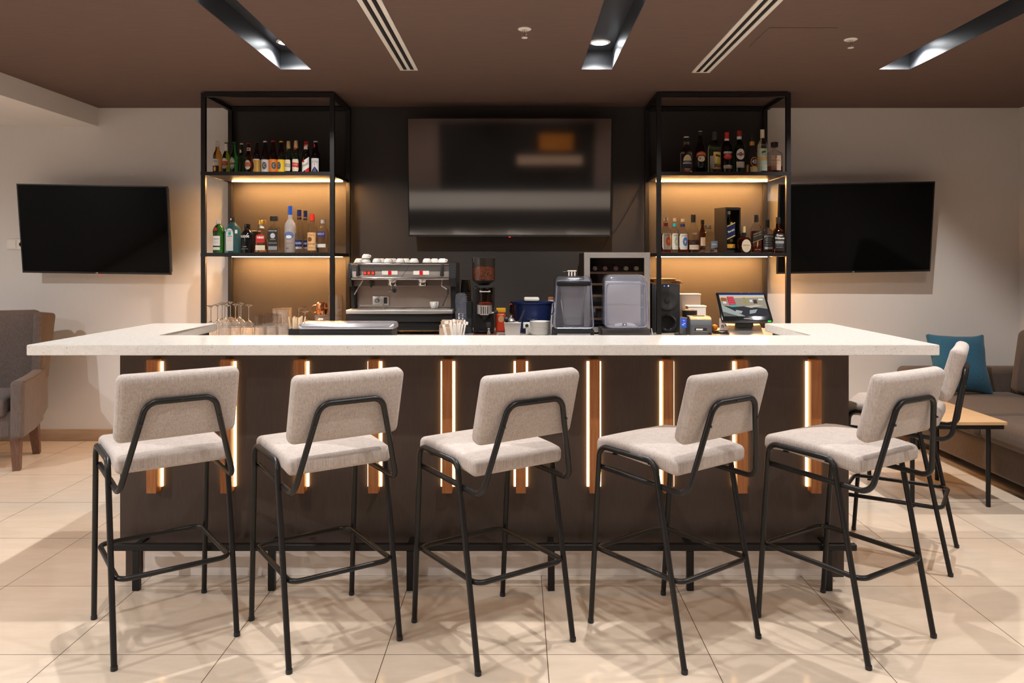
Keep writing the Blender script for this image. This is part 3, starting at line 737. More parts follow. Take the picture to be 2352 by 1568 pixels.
BT = [  # x0, x1, ytop, glass, cap, profile, labels, description
 (489.4, 509.3, 322, CLEAR, None, LONGNECK, [(WHITE, lb, .95, .20, .34, None, {'phi': -.25}), (NAVY, tx, .62, .055, .37, 'CORONA', {'phi': -.3}), (plain((.05, .035, .03), .5), lb, .9, .19, .15, None, {'phi': -.2}), (GOLDL, 'art', .3, .13, .15, oval, {'phi': -.25})], 'clear amber beer bottle without a cap at the open end of the beer row'),
 (511, 528, 327, OLIVE, plain((.22, .18, .06), .4), LONGNECK, [(WHITE, 'band', 0, .24, .83, None, {'r0': .47, 'r1': .42}), (WHITE, lb, 1.0, .33, .33, oval, {'phi': -.2}), (RED, 'art', .95, .13, .33, rrect, {'phi': -.15}), (WHITE, tx, .66, .05, .345, 'STELLA', {'phi': -.15}), (WHITE, tx, .5, .03, .30, 'ARTOIS', {'phi': -.15})], 'olive green beer bottle with white neck paper and a red banded oval label'),
 (528.7, 545.8, 326, GREEN, plain((.02, .12, .03), .4), LONGNECK, [(plain((.35, .38, .34), .4), lb, .85, .36, .33, oval, {'phi': -.2}), (WHITE, 'art', .6, .24, .33, oval, {'phi': -.2}), (RED, 'art', .16, .04, .39, oval, {'phi': -.2, 'up': .0006}), (BLK, 'art', .9, .05, .32, None, {'phi': -.2, 'up': .0004}), (WHITE, tx, .7, .035, .32, 'Heineken', {'phi': -.2, 'up': .0006})], 'bright green beer bottle with a pale oval label and small red star'),
 (547, 562.7, 329, DGREEN, plain((.70, .5, .46), .4), LONGNECK, [(GREEN, 'band', 0, .20, .83, None, {'r0': .47, 'r1': .42}), (CREAM, 'glassprint', .45, .14, .72, oval, {'phi': -.5, 'rs': .54}), (RED, tx, .3, .035, .72, 'B', {'phi': -.5, 'rs': .54})], 'dark green beer bottle with a white cap and cream disc on its green neck'),
 (562.4, 580, 328, BROWN, plain((.25, .02, .015), .4), LONGNECK, [(WHITE, 'band', 0, .10, .79, None, {'r0': .47, 'r1': .45}), (RED, 'art', .36, .05, .79, None, {'rs': .46}), (CREAM, lb, .86, .30, .29, oval, {}), (RED, 'art', 1.1, .12, .30, rrect, {}), (CREAM, tx, .8, .05, .315, 'GOLDEN', {}), (CREAM, tx, .6, .035, .27, 'BEER', {})], 'brown beer bottle with a red banner across its cream oval label'),
 (581, 599, 325, DARK, plain((.03, .03, .03), .4), BEER, [(GOLDL, 'band', 0, .37, .245, None, {'r0': 1, 'r1': 1}), (WHITE, 'glassprint', 1.0, .03, .44, None, {}), (CREAM, 'art', .5, .30, .25, oval, {'phi': -.8}), (BLK, 'art', .42, .25, .25, oval, {'phi': -.8, 'up': .0005})], 'dark beer bottle with a bronze wrap label and black cap'),
 (600, 617.8, 324, DARK, WHITE, BEER, [(plain((.60, .56, .55), .5), 'band', 0, .38, .245, None, {'r0': 1, 'r1': 1}), (FOIL, 'art', .68, .25, .25, oval, {'phi': .1}), (plain((.08, .08, .09), .4), 'art', .60, .22, .25, oval, {'phi': .1, 'up': .0005}), (plain((.5, .55, .5), .4), tx, .24, .13, .25, 'C', {'phi': .1, 'up': .001})], 'dark beer bottle with white cap and silver wrap label'),
 (618, 636.5, 323, DARK, RED, BEER, [(ORNG, 'band', 0, .38, .245, None, {'r0': 1, 'r1': 1}), (FOIL, 'art', .68, .25, .25, oval, {'phi': .45}), (plain((.08, .07, .07), .4), 'art', .60, .22, .25, oval, {'phi': .45, 'up': .0005}), (plain((.6, .55, .45), .4), tx, .24, .13, .25, 'C', {'phi': .45, 'up': .001})], 'dark beer bottle with red cap and bright orange label'),
 (637, 655, 324, DARK, YEL, BEER, [(YEL, 'band', 0, .38, .245, None, {'r0': 1, 'r1': 1}), (FOIL, 'art', .64, .25, .25, oval, {'phi': -.35}), (plain((.09, .07, .09), .4), 'art', .56, .22, .25, oval, {'phi': -.35, 'up': .0005}), (plain((.6, .55, .6), .4), tx, .24, .13, .25, 'C', {'phi': -.35, 'up': .001})], 'dark beer bottle with yellow cap and yellow label'),
 (654.4, 671, 324, DGREEN, FOIL, BEER, [(FOIL, 'band', 0, .32, .82, None, {'r0': .60, 'r1': .45}), (plain((.2, .12, .04), .4), 'art', .3, .09, .75, oval, {'rs': .6, 'phi': -.2}), (CREAM, lb, .9, .34, .26, rrect, {'phi': -.1}), (GREYL, 'art', .95, .10, .26, slant(-.25), {'phi': -.1}), (WHITE, tx, .7, .06, .26, 'PAULANER', {'phi': -.1, 'rot': -4})], 'gold foil necked beer bottle with a grey banded cream label'),
 (671, 688.8, 323, DGREEN, FOIL, BEER, [(FOIL, 'band', 0, .32, .82, None, {'r0': .60, 'r1': .45}), (RED, 'art', .32, .09, .75, oval, {'rs': .6, 'phi': -.05}), (CREAM, lb, .95, .36, .26, rrect, {}), (RED, 'art', .95, .13, .27, slant(-.2), {}), (CREAM, tx, .7, .06, .275, 'PAULANER', {'rot': -4})], 'gold foil necked beer bottle with a red banded cream label'),
 (693.7, 712.8, 325.5, DARK, RED, BEER, [(RED, 'band', 0, .08, .90, None, {'r0': .50, 'r1': .47}), (WHITE, 'glassprint', .5, .20, .77, slant(.3), {'rs': .57}), (RED, tx, .2, .06, .76, 'A', {'rs': .60}), (WHITE, lb, 1.0, .32, .28, slant(.55), {}), (RED, 'art', .28, .07, .385, oval, {'phi': -.4}), (RED, tx, .18, .06, .45, 'A', {'phi': -.4, 'on': 0}), (BLK, tx, .95, .12, .28, 'Pilsen', {'rot': 33}), (RED, 'art', .5, .12, .10, slant(.6), {'phi': .5})], 'dark beer bottle with a slanting white label and red heart'),
 (715, 735, 324, DARK, plain((.65, .62, .58), .4), BEER, [(RED, 'glassprint', .18, .17, .82, slant(-.3), {'rs': .5, 'phi': -.35}), (plain((.60, .58, .57), .5), lb, 1.0, .42, .26, lambda u: (-0.15 - 0.85 * abs(u), 1.0), {}), (BLK, tx, .72, .055, .36, 'ULTRA', {}), (BLK, tx, .4, .025, .41, 'MICHELOB', {}), (RED, 'art', .07, .05, .29, None, {}), (plain((.06, .06, .16), .4), 'glassprint', .62, .2, .125, lambda u: (-1.0, 1 - 2 * abs(u)), {})], 'dark beer bottle with a notched silver label at the end of the beer row'),
]
for (a, b, yt, g, cp, pr, lbs, desc) in BT:
    bottle(desc, a, b, yt, YB1, Z1, pr, g, None, crown(cp) if cp else [], lbs, (AMBER, .80) if g is CLEAR else None, group=GB)
# spirits on the lower shelf under the beers
YB2 = 5.82; GS = 'spirit bottles on the shelves'
def pill(m_, r, z0, z1, name='cap', k=0.97): return [(m_, name, [(r, z0), (r, z1 - 0.01), (r * k, z1)])]
bottle('green gin bottle with a red seal and silver cap', 489, 516, 506, YB2, Z2, [(.9, 0), (.95, .01), (.95, .60), (1.0, .63), (1.0, .67), (.93, .69), (.86, .76), (.62, .83), (.36, .86), (.34, .89)], GREEN, None,
       pill(SILV, .33, .86, 1.0), [(WHITE, lb, .68, .30, .37, None, {'phi': -.12}), (BLK, tx, .5, .05, .43, 'Tanqueray', {'phi': -.12}), (GREYL, tx, .42, .028, .36, 'LONDON DRY', {'phi': -.12}), (GREYL, tx, .4, .035, .31, 'GIN', {'phi': -.12}), (WHITE, lb, .66, .085, .135, None, {'phi': -.12}), (plain((.35, .0, .01), .4), lb, .34, .14, .71, oval, {'phi': -.2, 'rs': .96})], None, GS)
bottle('pale blue square gin bottle with a tall white arched label', 520, 551, 500, YB2, Z2, [(.94, 0, 1), (1, .01, 1), (1, .68, 1), (.96, .70, 1), (.40, .85, .3), (.27, .87, 0), (.27, .90, 0)], BLUE, None,
       pill(BLK, .29, .875, 1.0), [(WHITE, lb, .52, .63, .375, arch, {'phi': -.25}), (BLK, tx, .36, .05, .62, 'BOMBAY', {'phi': -.25}), (TEAL, 'art', .24, .10, .55, oval, {'phi': -.25}), (BLK, tx, .36, .05, .47, 'SAPPHIRE', {'phi': -.25}), (GREYL, tx, .3, .03, .40, 'LONDON', {'phi': -.25}), (GREYL, tx, .3, .03, .35, 'DRY GIN', {'phi': -.25}), (WHITE, lb, .18, .10, .60, None, {'phi': .72}), (WHITE, lb, .14, .045, .955, None, {'rs': .30, 'phi': -.2})], None, GS, dep=0.75, sq_flat=True)
bottle('squat black gin bottle with white capital lettering', 553.6, 582, 515, YB2, Z2, [(.93, 0), (1, .015), (1, .60), (.95, .66), (.70, .75), (.50, .80), (.46, .84)], BLACKG, None,
       pill(BLACKG, .48, .79, 1.0), [(WHITE, tx, .78, .10, .57, 'BULLDOG', {'on': 0, 'bold': .001, 'phi': -.15}), (WHITE, tx, .3, .045, .22, 'bold', {'on': 0, 'phi': -.12}), (WHITE, tx, .6, .03, .14, 'LONDON DRY GIN', {'on': 0, 'phi': -.12})], None, GS)
bc_ = thing('gift_carton', 'plain black carton behind the squat black gin bottle', 'box', (X(585, 5.93), 5.93, Z2 + 0.0005))
obj('carton', bbox(-.018, .035, -.03, .03, 0, .165, .001, 1), M['black'], bc_); obj('lid_edge', bbox(-.019, .036, -.031, .031, .1652, .172, .001, 1), M['tile_skirt'], bc_)
bottle('tapered tequila bottle with wide gold cap and red label', 586, 616.5, 506, YB2, Z2, [(.97, 0, 1), (1, .01, 1), (.98, .04, 1), (.80, .42, 1), (.70, .60, 1), (.62, .70, .8), (.36, .76, .2), (.32, .80, 0), (.32, .86, 0)], CLEAR, None,
       pill(M['gold'], .60, .87, 1.0) + [(WHITE, 'neck_band', [(.35, .76), (.35, .865)])], [(RED, lb, .66, .25, .44, arch, {'phi': -.05, 'rs': .80}), (WHITE, tx, .5, .09, .47, '1800', {'bold': .0012, 'phi': -.05, 'rs': .80}), (CREAM, lb, .70, .15, .16, None, {'rs': .99})], (PALEW, .42), GS, dep=0.72, sq_flat=True)
bottle('square tequila bottle with a dark label and wide black cap', 617, 642, 497, YB2, Z2, [(.95, 0, 1), (1, .01, 1), (1, .66, 1), (.90, .70, 1), (.50, .74, .3), (.44, .77, 0), (.44, .88, 0)], CLEAR, None,
       pill(BLK, .72, .875, 1.0), [(plain((.025, .022, .02), .4), lb, .93, .58, .36, None, {}), (WHITE, tx, .78, .05, .60, 'MAESTRO DOBEL', {}), (plain((.5, .5, .5), .4), 'art', .45, .14, .47, oval, {}), (WHITE, tx, .5, .03, .37, 'TEQUILA', {}), (WHITE, tx, .75, .035, .27, 'CRISTALINO', {}), (GREYL, 'art', .8, .09, .14, None, {}), (WHITE, tx, .78, .025, .09, 'HECHO EN MEXICO', {'up': .0006})], None, GS, dep=0.8, sq_flat=True)
bottle('tall frosted vodka bottle with a bright blue cap', 653.6, 679.6, 473, YB2, Z2, TALLV, FROST, None, pill(plain((.012, .075, .42), .35), .37, .81, 1.0),
       [(plain((.10, .16, .36), .4), lb, .9, .16, .37, oval, {}), (WHITE, 'art', .55, .07, .34, oval, {}), (WHITE, tx, .7, .07, .48, 'GREY GOOSE', {'on': 0, 'arc': 1.5}), (RED, lb, .1, .02, .10, None, {'phi': -.1}), (NAVY, lb, .1, .02, .10, None, {'phi': -.35}), (RED, tx, .6, .025, .21, 'VODKA', {'phi': 0})], None, GS)
FIN = lambda s: [(plain((.008, .016, .10), .35), lb, 1.0, .145, .225, None, {}), (WHITE, tx, .8, .07, .225, 'FINLANDIA', {}), (SILV, lb, .9, .05, .12, None, {}), (BLK, 'band', 0, .045, .80, None, {'r0': .50, 'r1': .47})]
CV = [(.93, 0), (1, .01), (1, .56), (.97, .62), (.80, .70), (.52, .76), (.44, .79), (.42, .90)]
bottle('clear vodka bottle with navy cap standing in front of its twin', 677.5, 697, 482, YB2 - .02, Z2, CV, CLEAR, None, pill(plain((.005, .011, .07), .35), .48, .85, 1.0), FIN(0), (WATER, .45), GS)
bottle('clear vodka bottle with navy cap half hidden behind its twin', 692.5, 710, 484, YB2 + .10, Z2, CV, CLEAR, None, pill(plain((.005, .011, .07), .35), .48, .85, 1.0), FIN(1), (WATER, .45), GS)
bottle('clear vodka bottle with red cap and tan paper label', 706, 728.6, 492, YB2 - .03, Z2, ROUNDSH, CLEAR, None, pill(plain((.65, .03, .015), .35), .48, .83, 1.0),
       [(plain((.72, .42, .18), .6), lb, .98, .46, .295, None, {}), (plain((.16, .05, .02), .5), 'art', .5, .12, .35, oval, {'phi': -.3}), (plain((.2, .06, .02), .5), tx, .62, .09, .46, "Tito's", {}), (plain((.2, .06, .02), .5), tx, .75, .06, .235, 'Handmade', {}), (plain((.3, .12, .04), .5), tx, .5, .04, .14, 'VODKA', {})], (WATER, .3), GS)
bottle('short clear vodka bottle with silver cap and blue print beside the shelf post', 728.6, 755, 505, YB2, Z2, ROUNDSH, CLEAR, None, pill(SILV, .42, .89, 1.0),
       [(plain((.025, .035, .17), .4), 'glassprint', .8, .16, .56, None, {'phi': -.2}), (WHITE, tx, .7, .08, .57, 'ABSOLUT', {'phi': -.2}), (WHITE, lb, .85, .105, .22, None, {'phi': -.15})], (WATER, .25), GS)
# liqueurs, upper shelf on the sofa side
YB3 = 5.80
bottle('clear liqueur bottle with a round orange peel label', 1562.8, 1590.3, 312, YB3, Z1, [(.90, 0), (.96, .01), (1, .04), (1, .52), (.94, .58), (.70, .66), (.50, .74), (.44, .86)], glass((.80, .62, .46)), None,
       [(BLK, 'cap', [(.42, .86), (.42, .945), (.40, .955)]), (WHITE, 'cap_ring', [(.43, .945), (.42, .975)])], [(WHITE, lb, .80, .40, .29, oval, {}), (plain((.85, .48, .04), .5), 'art', .22, .10, .41, oval, {}), (plain((.04, .05, .09), .5), 'art', .86, .12, .20, None, {}), (ORNG, 'art', .5, .12, .11, half_dn, {'up': .0004}), (BLK, 'art', .76, .05, .315, None, {'up': .0004}), (CREAM, tx, .6, .04, .315, 'CLEMENT', {'up': .0008})], None, GS)
bottle('dark cream liqueur bottle with a red arched label', 1595, 1622, 300, YB3, Z1, [(.80, 0), (.86, .01), (.92, .30), (1, .42), (.94, .50), (.70, .60), (.46, .70), (.36, .78), (.34, .93)], glass((.05, .02, .015)), None,
       [(BLK, 'cap', [(.36, .88), (.36, .97)]), (CREAM, 'cap_ring', [(.34, .9705), (.34, .985)])], [(plain((.60, .07, .02), .5), lb, .92, .13, .44, lambda u: (-1 + .75 * (1 - u * u), .25 + .75 * (1 - u * u)), {}), (CREAM, tx, .7, .05, .455, 'BAILEYS', {'arc': 4}), (CREAM, lb, .66, .14, .345, oval, {'rs': .97}), (plain((.2, .25, .08), .5), 'art', .16, .06, .35, oval, {'phi': -.25, 'rs': .97})], None, GS)
bottle('pale green bottle with a yellow label showing a bent figure shape', 1626, 1655, 303, YB3, Z1, ROUNDSH, glass((.62, .78, .45)), None, pill(plain((.05, .045, .035), .4), .42, .80, 1.0),
       [(plain((.80, .52, .16), .5), lb, .72, .40, .31, None, {'phi': .35}), (plain((.55, .60, .05), .5), 'art', .32, .17, .30, oval, {'phi': .5}), (plain((.05, .035, .02), .5), 'art', .5, .05, .42, slant(-.6), {'phi': .45}), (plain((.12, .06, .03), .5), 'art', .62, .07, .195, None, {'phi': .4}), (CREAM, tx, .5, .04, .195, 'AGUARDIENTE', {'phi': .4}), (plain((.35, .32, .30), .6), lb, .4, .30, .27, None, {'phi': -.55})], None, GS)
bottle('dark vermouth bottle with a red cap and white capital lettering', 1657, 1681.6, 304.5, YB3, Z1, WINE, glass((.05, .012, .012)), None, pill(RED, .42, .85, 1.0) + [(WHITE, 'neck_band', [(.43, .79), (.43, .848)])],
       [(RED, lb, .86, .13, .41, oval, {}), (WHITE, tx, .86, .065, .505, 'CINZANO', {'on': 0, 'bold': .001}), (CREAM, tx, .5, .028, .45, 'VERMOUTH', {'up': .0006}), (CREAM, tx, .4, .028, .41, 'ROSSO', {}), (WHITE, lb, .9, .09, .17, lambda u: (-1, .7 + .3 * (1 - abs(u))), {})], None, GS)
bottle('dark green vermouth bottle with a white oval label and red disc', 1685, 1710.7, 301, YB3, Z1, WINE, glass((.03, .07, .025)), None, pill(plain((.30, .015, .02), .4), .42, .88, 1.0) + [(WHITE, 'neck_band', [(.41, .79), (.41, .87)])],
       [(WHITE, lb, .80, .25, .45, oval, {}), (RED, 'art', .3, .10, .45, oval, {}), (BLK, 'art', .68, .045, .45, None, {'up': .0005}), (WHITE, tx, .6, .04, .45, 'MARTINI', {'up': .001}), (WHITE, lb, .78, .14, .21, None, {})], None, GS)
bottle('liqueur bottle with a gold ringed neck and round black number label', 1714, 1740, 310, YB3, Z1, [(.94, 0), (1, .01), (1, .44), (.94, .50), (.66, .58), (.46, .68), (.38, .76), (.37, .84)], CLEAR, None, pill(plain((.015, .012, .012), .4), .42, .83, 1.0) + [(GOLDL, 'neck_band', [(.44, .735), (.44, .828)])],
       [(GOLDL, lb, .68, .25, .30, oval, {'phi': .15}), (plain((.05, .01, .01), .4), 'art', .58, .21, .30, oval, {'phi': .15}), (WHITE, tx, .42, .14, .30, '43', {'phi': .15, 'bold': .001, 'up': .0004}), (FOIL, lb, .72, .13, .115, None, {'phi': .15})], (PALEW, .24), GS)
bottle('tall pale bottle with a cream cap and mint green label', 1739.8, 1762, 298, YB3, Z1, WINE, glass((.80, .72, .50)), None, pill(CREAM, .44, .81, 1.0),
       [(plain((.52, .62, .48), .55), lb, 1.0, .50, .32, None, {}), (plain((.68, .44, .20), .5), 'art', 1.0, .08, .34, None, {}), (plain((.05, .07, .03), .5), 'art', .4, .04, .49, slant(.4), {}), (plain((.35, .20, .05), .5), tx, .4, .07, .435, 'Ron', {}), (CREAM, 'art', 1.0, .03, .19, None, {})], None, GS)
bottle('flat square amaretto bottle with a wide square cap', 1762, 1796, 327, YB3, Z1, [(.95, 0, 1), (1, .012, 1), (.97, .62, 1), (.90, .665, 1), (.55, .71, .8), (.26, .75, .3), (.24, .80, 0), (.24, .84, 0)], CLEAR, None, [(plain((.03, .02, .018), .45), 'cap', [(.42, .842), (.46, .85), (.48, .985), (.44, 1.0)])],
       [(plain((.66, .44, .30), .6), lb, .66, .46, .345, None, {}), (plain((.12, .05, .03), .5), tx, .56, .06, .42, 'DISARONNO', {}), (plain((.12, .05, .03), .5), 'art', .07, .06, .52, oval, {}), (plain((.40, .25, .16), .5), tx, .4, .03, .33, 'ORIGINALE', {})], (REDW, .24), GS, dep=0.6, sq_flat=True)
# whiskies, lower shelf on the sofa side
YB4 = 5.82
CH = [(.94, 0), (1, .012), (1, .58), (.95, .64), (.70, .71), (.50, .76), (.42, .79), (.42, .90)]
for (a, b, yt, band, art, lq, nm) in ((1517.5, 1541, 500, plain((.30, .02, .02), .4), plain((.80, .13, .02), .5), REDW, 'with a dark red neck ring and orange sunburst label'),
                                    (1540, 1558.5, 501, plain((.02, .42, .42), .35), plain((.30, .38, .28), .5), None, 'with a turquoise neck ring and grey green label'),
                                    (1556.8, 1579, 502.5, plain((.02, .02, .10), .35), plain((.05, .15, .42), .5), REDW, 'with a navy neck ring and blue label')):
    bottle('cork stoppered rum bottle ' + nm, a, b, yt, YB4, Z2, CH, CLEAR, None, [(WOODC, 'stopper', [(.36, .90), (.40, .905), (.40, .995), (.38, 1.0)]), (band, 'neck_ring', [(.44, .76), (.47, .785), (.47, .825), (.43, .85)])],
           [(plain((.66, .58, .48), .6), lb, 1.05, .46, .33, rrect, {'phi': .15}), (BLK, tx, .62, .06, .50, 'CIHUATAN', {'phi': .2, 'arc': 2}), (art, 'art', .62, .26, .33, oval, {'phi': .4}), (plain((.75, .45, .15), .5), 'art', .2, .09, .33, oval, {'phi': .4, 'up': .0004}), (GREYL, tx, .4, .03, .15, 'RUM', {'phi': .3})], (lq, .55) if lq else None, GS)
bottle('half full rum bottle with a long black capsule and low cream label', 1580, 1605, 493, YB4, Z2, [(.94, 0), (1, .012), (1, .50), (.96, .57), (.80, .64), (.52, .71), (.40, .76), (.38, .88)], CLEAR, None, pill(BLK, .41, .80, 1.0),
       [(plain((.62, .46, .32), .6), lb, 1.0, .12, .15, None, {}), (GREYL, tx, .6, .04, .15, 'ZACAPA', {}), (plain((.55, .52, .5), .5), tx, .4, .05, .50, 'XO', {'on': 0})], (glass((.22, .07, .02), 0, 1.33), .34), GS)
bottle('squat wide clear decanter bottle with a dark stopper', 1605, 1648, 517, YB4 - .07, Z2, [(.82, 0), (.96, .01), (1, .05), (1, .38), (.96, .50), (.80, .63), (.48, .74), (.26, .79), (.25, .88)], CLEAR, None, [(plain((.10, .07, .05), .35, .5), 'stopper', [(.27, .86), (.34, .875), (.34, .975), (.30, 1.0)])],
       [(plain((.10, .14, .18), .4), lb, .5, .24, .30, slant(.15), {'phi': .55}), (CREAM, tx, .4, .05, .30, 'DIPLOMATICO', {'phi': .55})], (WATER, .12), GS)
bottle('small dark capped bottle peeping from behind the squat decanter', 1606, 1621, 505, YB4 + .22, Z2, CH, BROWN, None, pill(BLK, .55, .86, 1.0), [(CREAM, lb, .8, .25, .35, None, {})], None, GS)
gb = thing('gift_box', 'open black presentation box holding a blue labelled whisky bottle', 'box', (X(1666, 5.92), 5.92, Z2 + .0005), math.radians(20))
w2, hb = .068, .345
bm = bmesh.new()
box(bm, -w2, w2, .035, .045, 0, hb); box(bm, -w2, -w2 + .012, -.10, .035, 0, hb); box(bm, w2 - .012, w2, -.10, .035, 0, hb); box(bm, -w2 + .012, w2 - .012, -.10, .035, 0, .022); box(bm, -w2 + .012, w2 - .012, -.10, .035, hb - .018, hb)
obj('case', bm, plain((.012, .010, .010), .5), gb)
obj('lining', bbox(-w2 + .0125, w2 - .0125, .030, .0345, .0225, hb - .0185, .001, 1), plain((.30, .22, .03), .5), gb)
bq = bottle('blue labelled whisky bottle standing inside the open black presentation box', 0, 1, 0, 1, 0, [(.94, 0, 1), (1, .01, 1), (.98, .50, 1), (.86, .62, .8), (.55, .75, .3), (.32, .84, 0), (.28, .93, 0)], glass((.55, .66, .40)), None,
       [(CREAM, 'stopper', [(.30, .925), (.33, .93), (.33, 1.0)])], [], None, GS, ztop=.30)
bpy.data.objects.remove(bq.children[0]); [bpy.data.objects.remove(c_) for c_ in list(bq.children)]
r_, h_ = .036, .295
bq.location = gb.location + Vector((.016, -.040, .0230)); bq.rotation_euler = (0, 0, math.radians(12))
obj('glass_body', lathe(bmesh.new(), [(a[0] * r_, a[1] * h_, a[2]) for a in [(.94, 0, 1), (1, .01, 1), (.98, .50, 1), (.86, .62, .8), (.55, .75, .3), (.32, .84, 0), (.28, .93, 0)]], 28), glass((.55, .66, .40)), bq)
obj('stopper', lathe(bmesh.new(), [(.0105, .272), (.0125, .275), (.0125, .297)], 18), CREAM, bq)
LBL = obj('label', wrap(patch(.066, .085, slant(.35)), r_ + .001, .145, 0, True), NAVY, bq)
for dz in (-.048, .048): obj('label_print', wrap(patch(.066, .008, lambda u: (-1 + 3.7 * u, 1 + 3.7 * u)), r_ + .0014, .145 + dz, 0, True), FOIL, LBL)
obj('lettering', wrap(flat_text('Blue Label', .02, .056, .0006), r_ + .0022, .146, 0, True, 23), WHITE, LBL)
for zz, rr in ((.203, .010), (.072, .011)): obj('label', wrap(patch(rr * 2, rr * 2, oval), r_ * .93 + .002, zz, .004, True), GOLDL, bq)
obj('label', wrap(patch(.064, .030), r_ + .001, .030, 0, True), plain((.62, .30, .03), .45), bq)
bottle('squat brown whisky bottle with a big cream oval label', 1694, 1723, 520, YB4, Z2, [(.93, 0, .5), (1, .015, .5), (1, .44, .5), (.93, .52, .5), (.70, .58, .3), (.42, .62, 0), (.36, .66, 0), (.34, .76, 0)], glass((.16, .035, .008)), None, [(FOIL, 'cap', [(.29, .77), (.29, .99), (.27, 1.0)]), (BLK, 'neck_band', [(.40, .615), (.38, .765)])],
       [(plain((.68, .56, .40), .6), lb, .74, .48, .27, oval, {'phi': .2}), (plain((.50, .10, .03), .5), tx, .58, .09, .29, 'Old Parr', {'phi': .2}), (GREYL, tx, .2, .05, .19, '12', {'phi': .2})], None, GS, dep=0.7, sq_flat=True)
bottle('square whisky bottle with a slanting black label over red glass', 1725.6, 1748.5, 494, YB4, Z2, [(.95, 0, 1), (1, .01, 1), (1, .62, 1), (.93, .67, 1), (.60, .755, .5), (.42, .79, 0), (.40, .88, 0)], CLEAR, None, pill(plain((.018, .016, .016), .3), .42, .81, 1.0),
       [(plain((.02, .018, .016), .4), lb, .98, .25, .44, slant(.38), {}), (GOLDL, 'art', .98, .014, .32, lambda u: (-1 + 6.8 * u, 1 + 6.8 * u), {}), (GOLDL, tx, .8, .04, .46, 'BLACK LABEL', {'rot': 22}), (CREAM, tx, .8, .025, .52, 'JOHNNIE WALKER', {'rot': 22, 'up': .0005}), (FOIL, 'glassprint', .10, .12, .24, slant(.7), {}), (FOIL, tx, .6, .035, .09, 'AGED 12 YEARS', {'on': 0})], (REDW, .58), GS, dep=0.9, sq_flat=True)
bottle('square whisky bottle with a white lettered black label next to a shelf post', 1749, 1774, 505, YB4, Z2, SQUARE, CLEAR, None, pill(BLK, .46, .76, 1.0),
       [(plain((.015, .014, .014), .45), lb, .96, .46, .33, None, {}), (WHITE, tx, .8, .075, .50, "JACK DANIEL'S", {'arc': 2}), (plain((.45, .45, .45), .5), 'art', .56, .10, .40, oval, {}), (BLK, 'art', .5, .08, .40, oval, {'up': .0004}), (WHITE, tx, .3, .04, .40, 'No.7', {'up': .0008}), (WHITE, tx, .55, .04, .31, 'Tennessee', {}), (plain((.5, .5, .5), .5), tx, .6, .05, .24, 'WHISKEY', {}), (plain((.4, .4, .4), .5), 'art', .7, .07, .15, None, {})], (glass((.40, .14, .03), 0, 1.33), .52), GS, dep=0.95, sq_flat=True)
bottle('dark bourbon bottle with a black arched label against the corner post', 1775, 1799, 499, YB4, Z2, [(.95, 0, 1), (1, .01, 1), (1, .54, 1), (.93, .60, 1), (.62, .67, .5), (.46, .71, 0), (.44, .77, 0), (.38, .82, 0), (.38, .88, 0)], glass((.42, .09, .02)), None, pill(plain((.02, .017, .016), .4), .46, .83, 1.0),
       [(plain((.018, .016, .016), .45), lb, .92, .50, .31, arch, {}), (WHITE, tx, .56, .075, .49, 'Evan', {'bold': .001}), (WHITE, tx, .9, .075, .41, 'Williams', {'bold': .001}), (plain((.35, .35, .35), .5), 'art', .8, .08, .30, rrect, {}), (WHITE, tx, .12, .05, .30, '1783', {'up': .0006}), (plain((.5, .5, .5), .5), tx, .6, .035, .22, 'KENTUCKY', {}), (plain((.5, .5, .5), .5), tx, .6, .035, .16, 'BOURBON', {})], None, GS, dep=0.9, sq_flat=True)

# ------------------------------------------------------------------ glassware
def dupgrp(proto, spots, labels, group=None):
    for i, sp in enumerate(spots):
        x, y, z = sp[:3]; rz = sp[3] if len(sp) > 3 else 0
        lab = labels if isinstance(labels, str) else labels[i]
        if i == 0:
            proto.location = (x, y, z); proto.rotation_euler = (0, 0, rz); proto['label'] = lab
            if group: proto['group'] = group
        else: dup(proto, (x, y, z), rz, lab, group)
EPS = 0.0006
WG = [(0.033, 0.000), (0.037, 0.02), (0.041, 0.05), (0.040, 0.075), (0.030, 0.098), (0.012, 0.110), (0.0045, 0.118), (0.0035, 0.135), (0.0035, 0.200), (0.006, 0.212), (0.018, 0.221), (0.034, 0.226), (0.034, 0.2275), (0.004, 0.2285)]
def open_glass(prof, t, hbase, n=28):
    """upside-down tumbler: closed end on top, rim below"""
    inner = [(max(0.002, r - t), z) for r, z in prof if z < hbase] + [(max(0.002, prof[-1][0] - t), hbase)]
    P = prof + [(0.002, prof[-1][1] + 0.0002)]
    bm = lathe(bmesh.new(), P, n, capb=False); lathe(bm, inner + [(0.002, hbase + 0.0002)], n, capb=False)
    return bm
wg = thing('wine_glass', '', 'wine glass')
bm = lathe(bmesh.new(), WG[:6], 28, capb=False, capt=False)
obj('bowl', bm, M['clear_haze'], wg); obj('stem', lathe(bmesh.new(), WG[5:10], 14, capb=False, capt=False), M['crystal'], wg); obj('foot', lathe(bmesh.new(), WG[9:], 28, capb=False), M['crystal'], wg)
feet = [(484.2, 701, 5.37), (500, 700, 5.50), (509.5, 699, 5.62), (516, 698, 5.74), (522, 699, 5.44), (529.5, 697, 5.86), (541, 701, 5.52), (549.5, 697, 5.75), (553.5, 698, 5.63), (571.8, 697, 5.44)]
dupgrp(wg, [(X(px, y), y, ZK + EPS) for px, py, y in feet], 'upside-down long stemmed wine glass in the cluster at the end of the back counter', 'upside-down wine glasses on the back counter')
cp = thing('coupe_glass', '', 'cocktail glass')
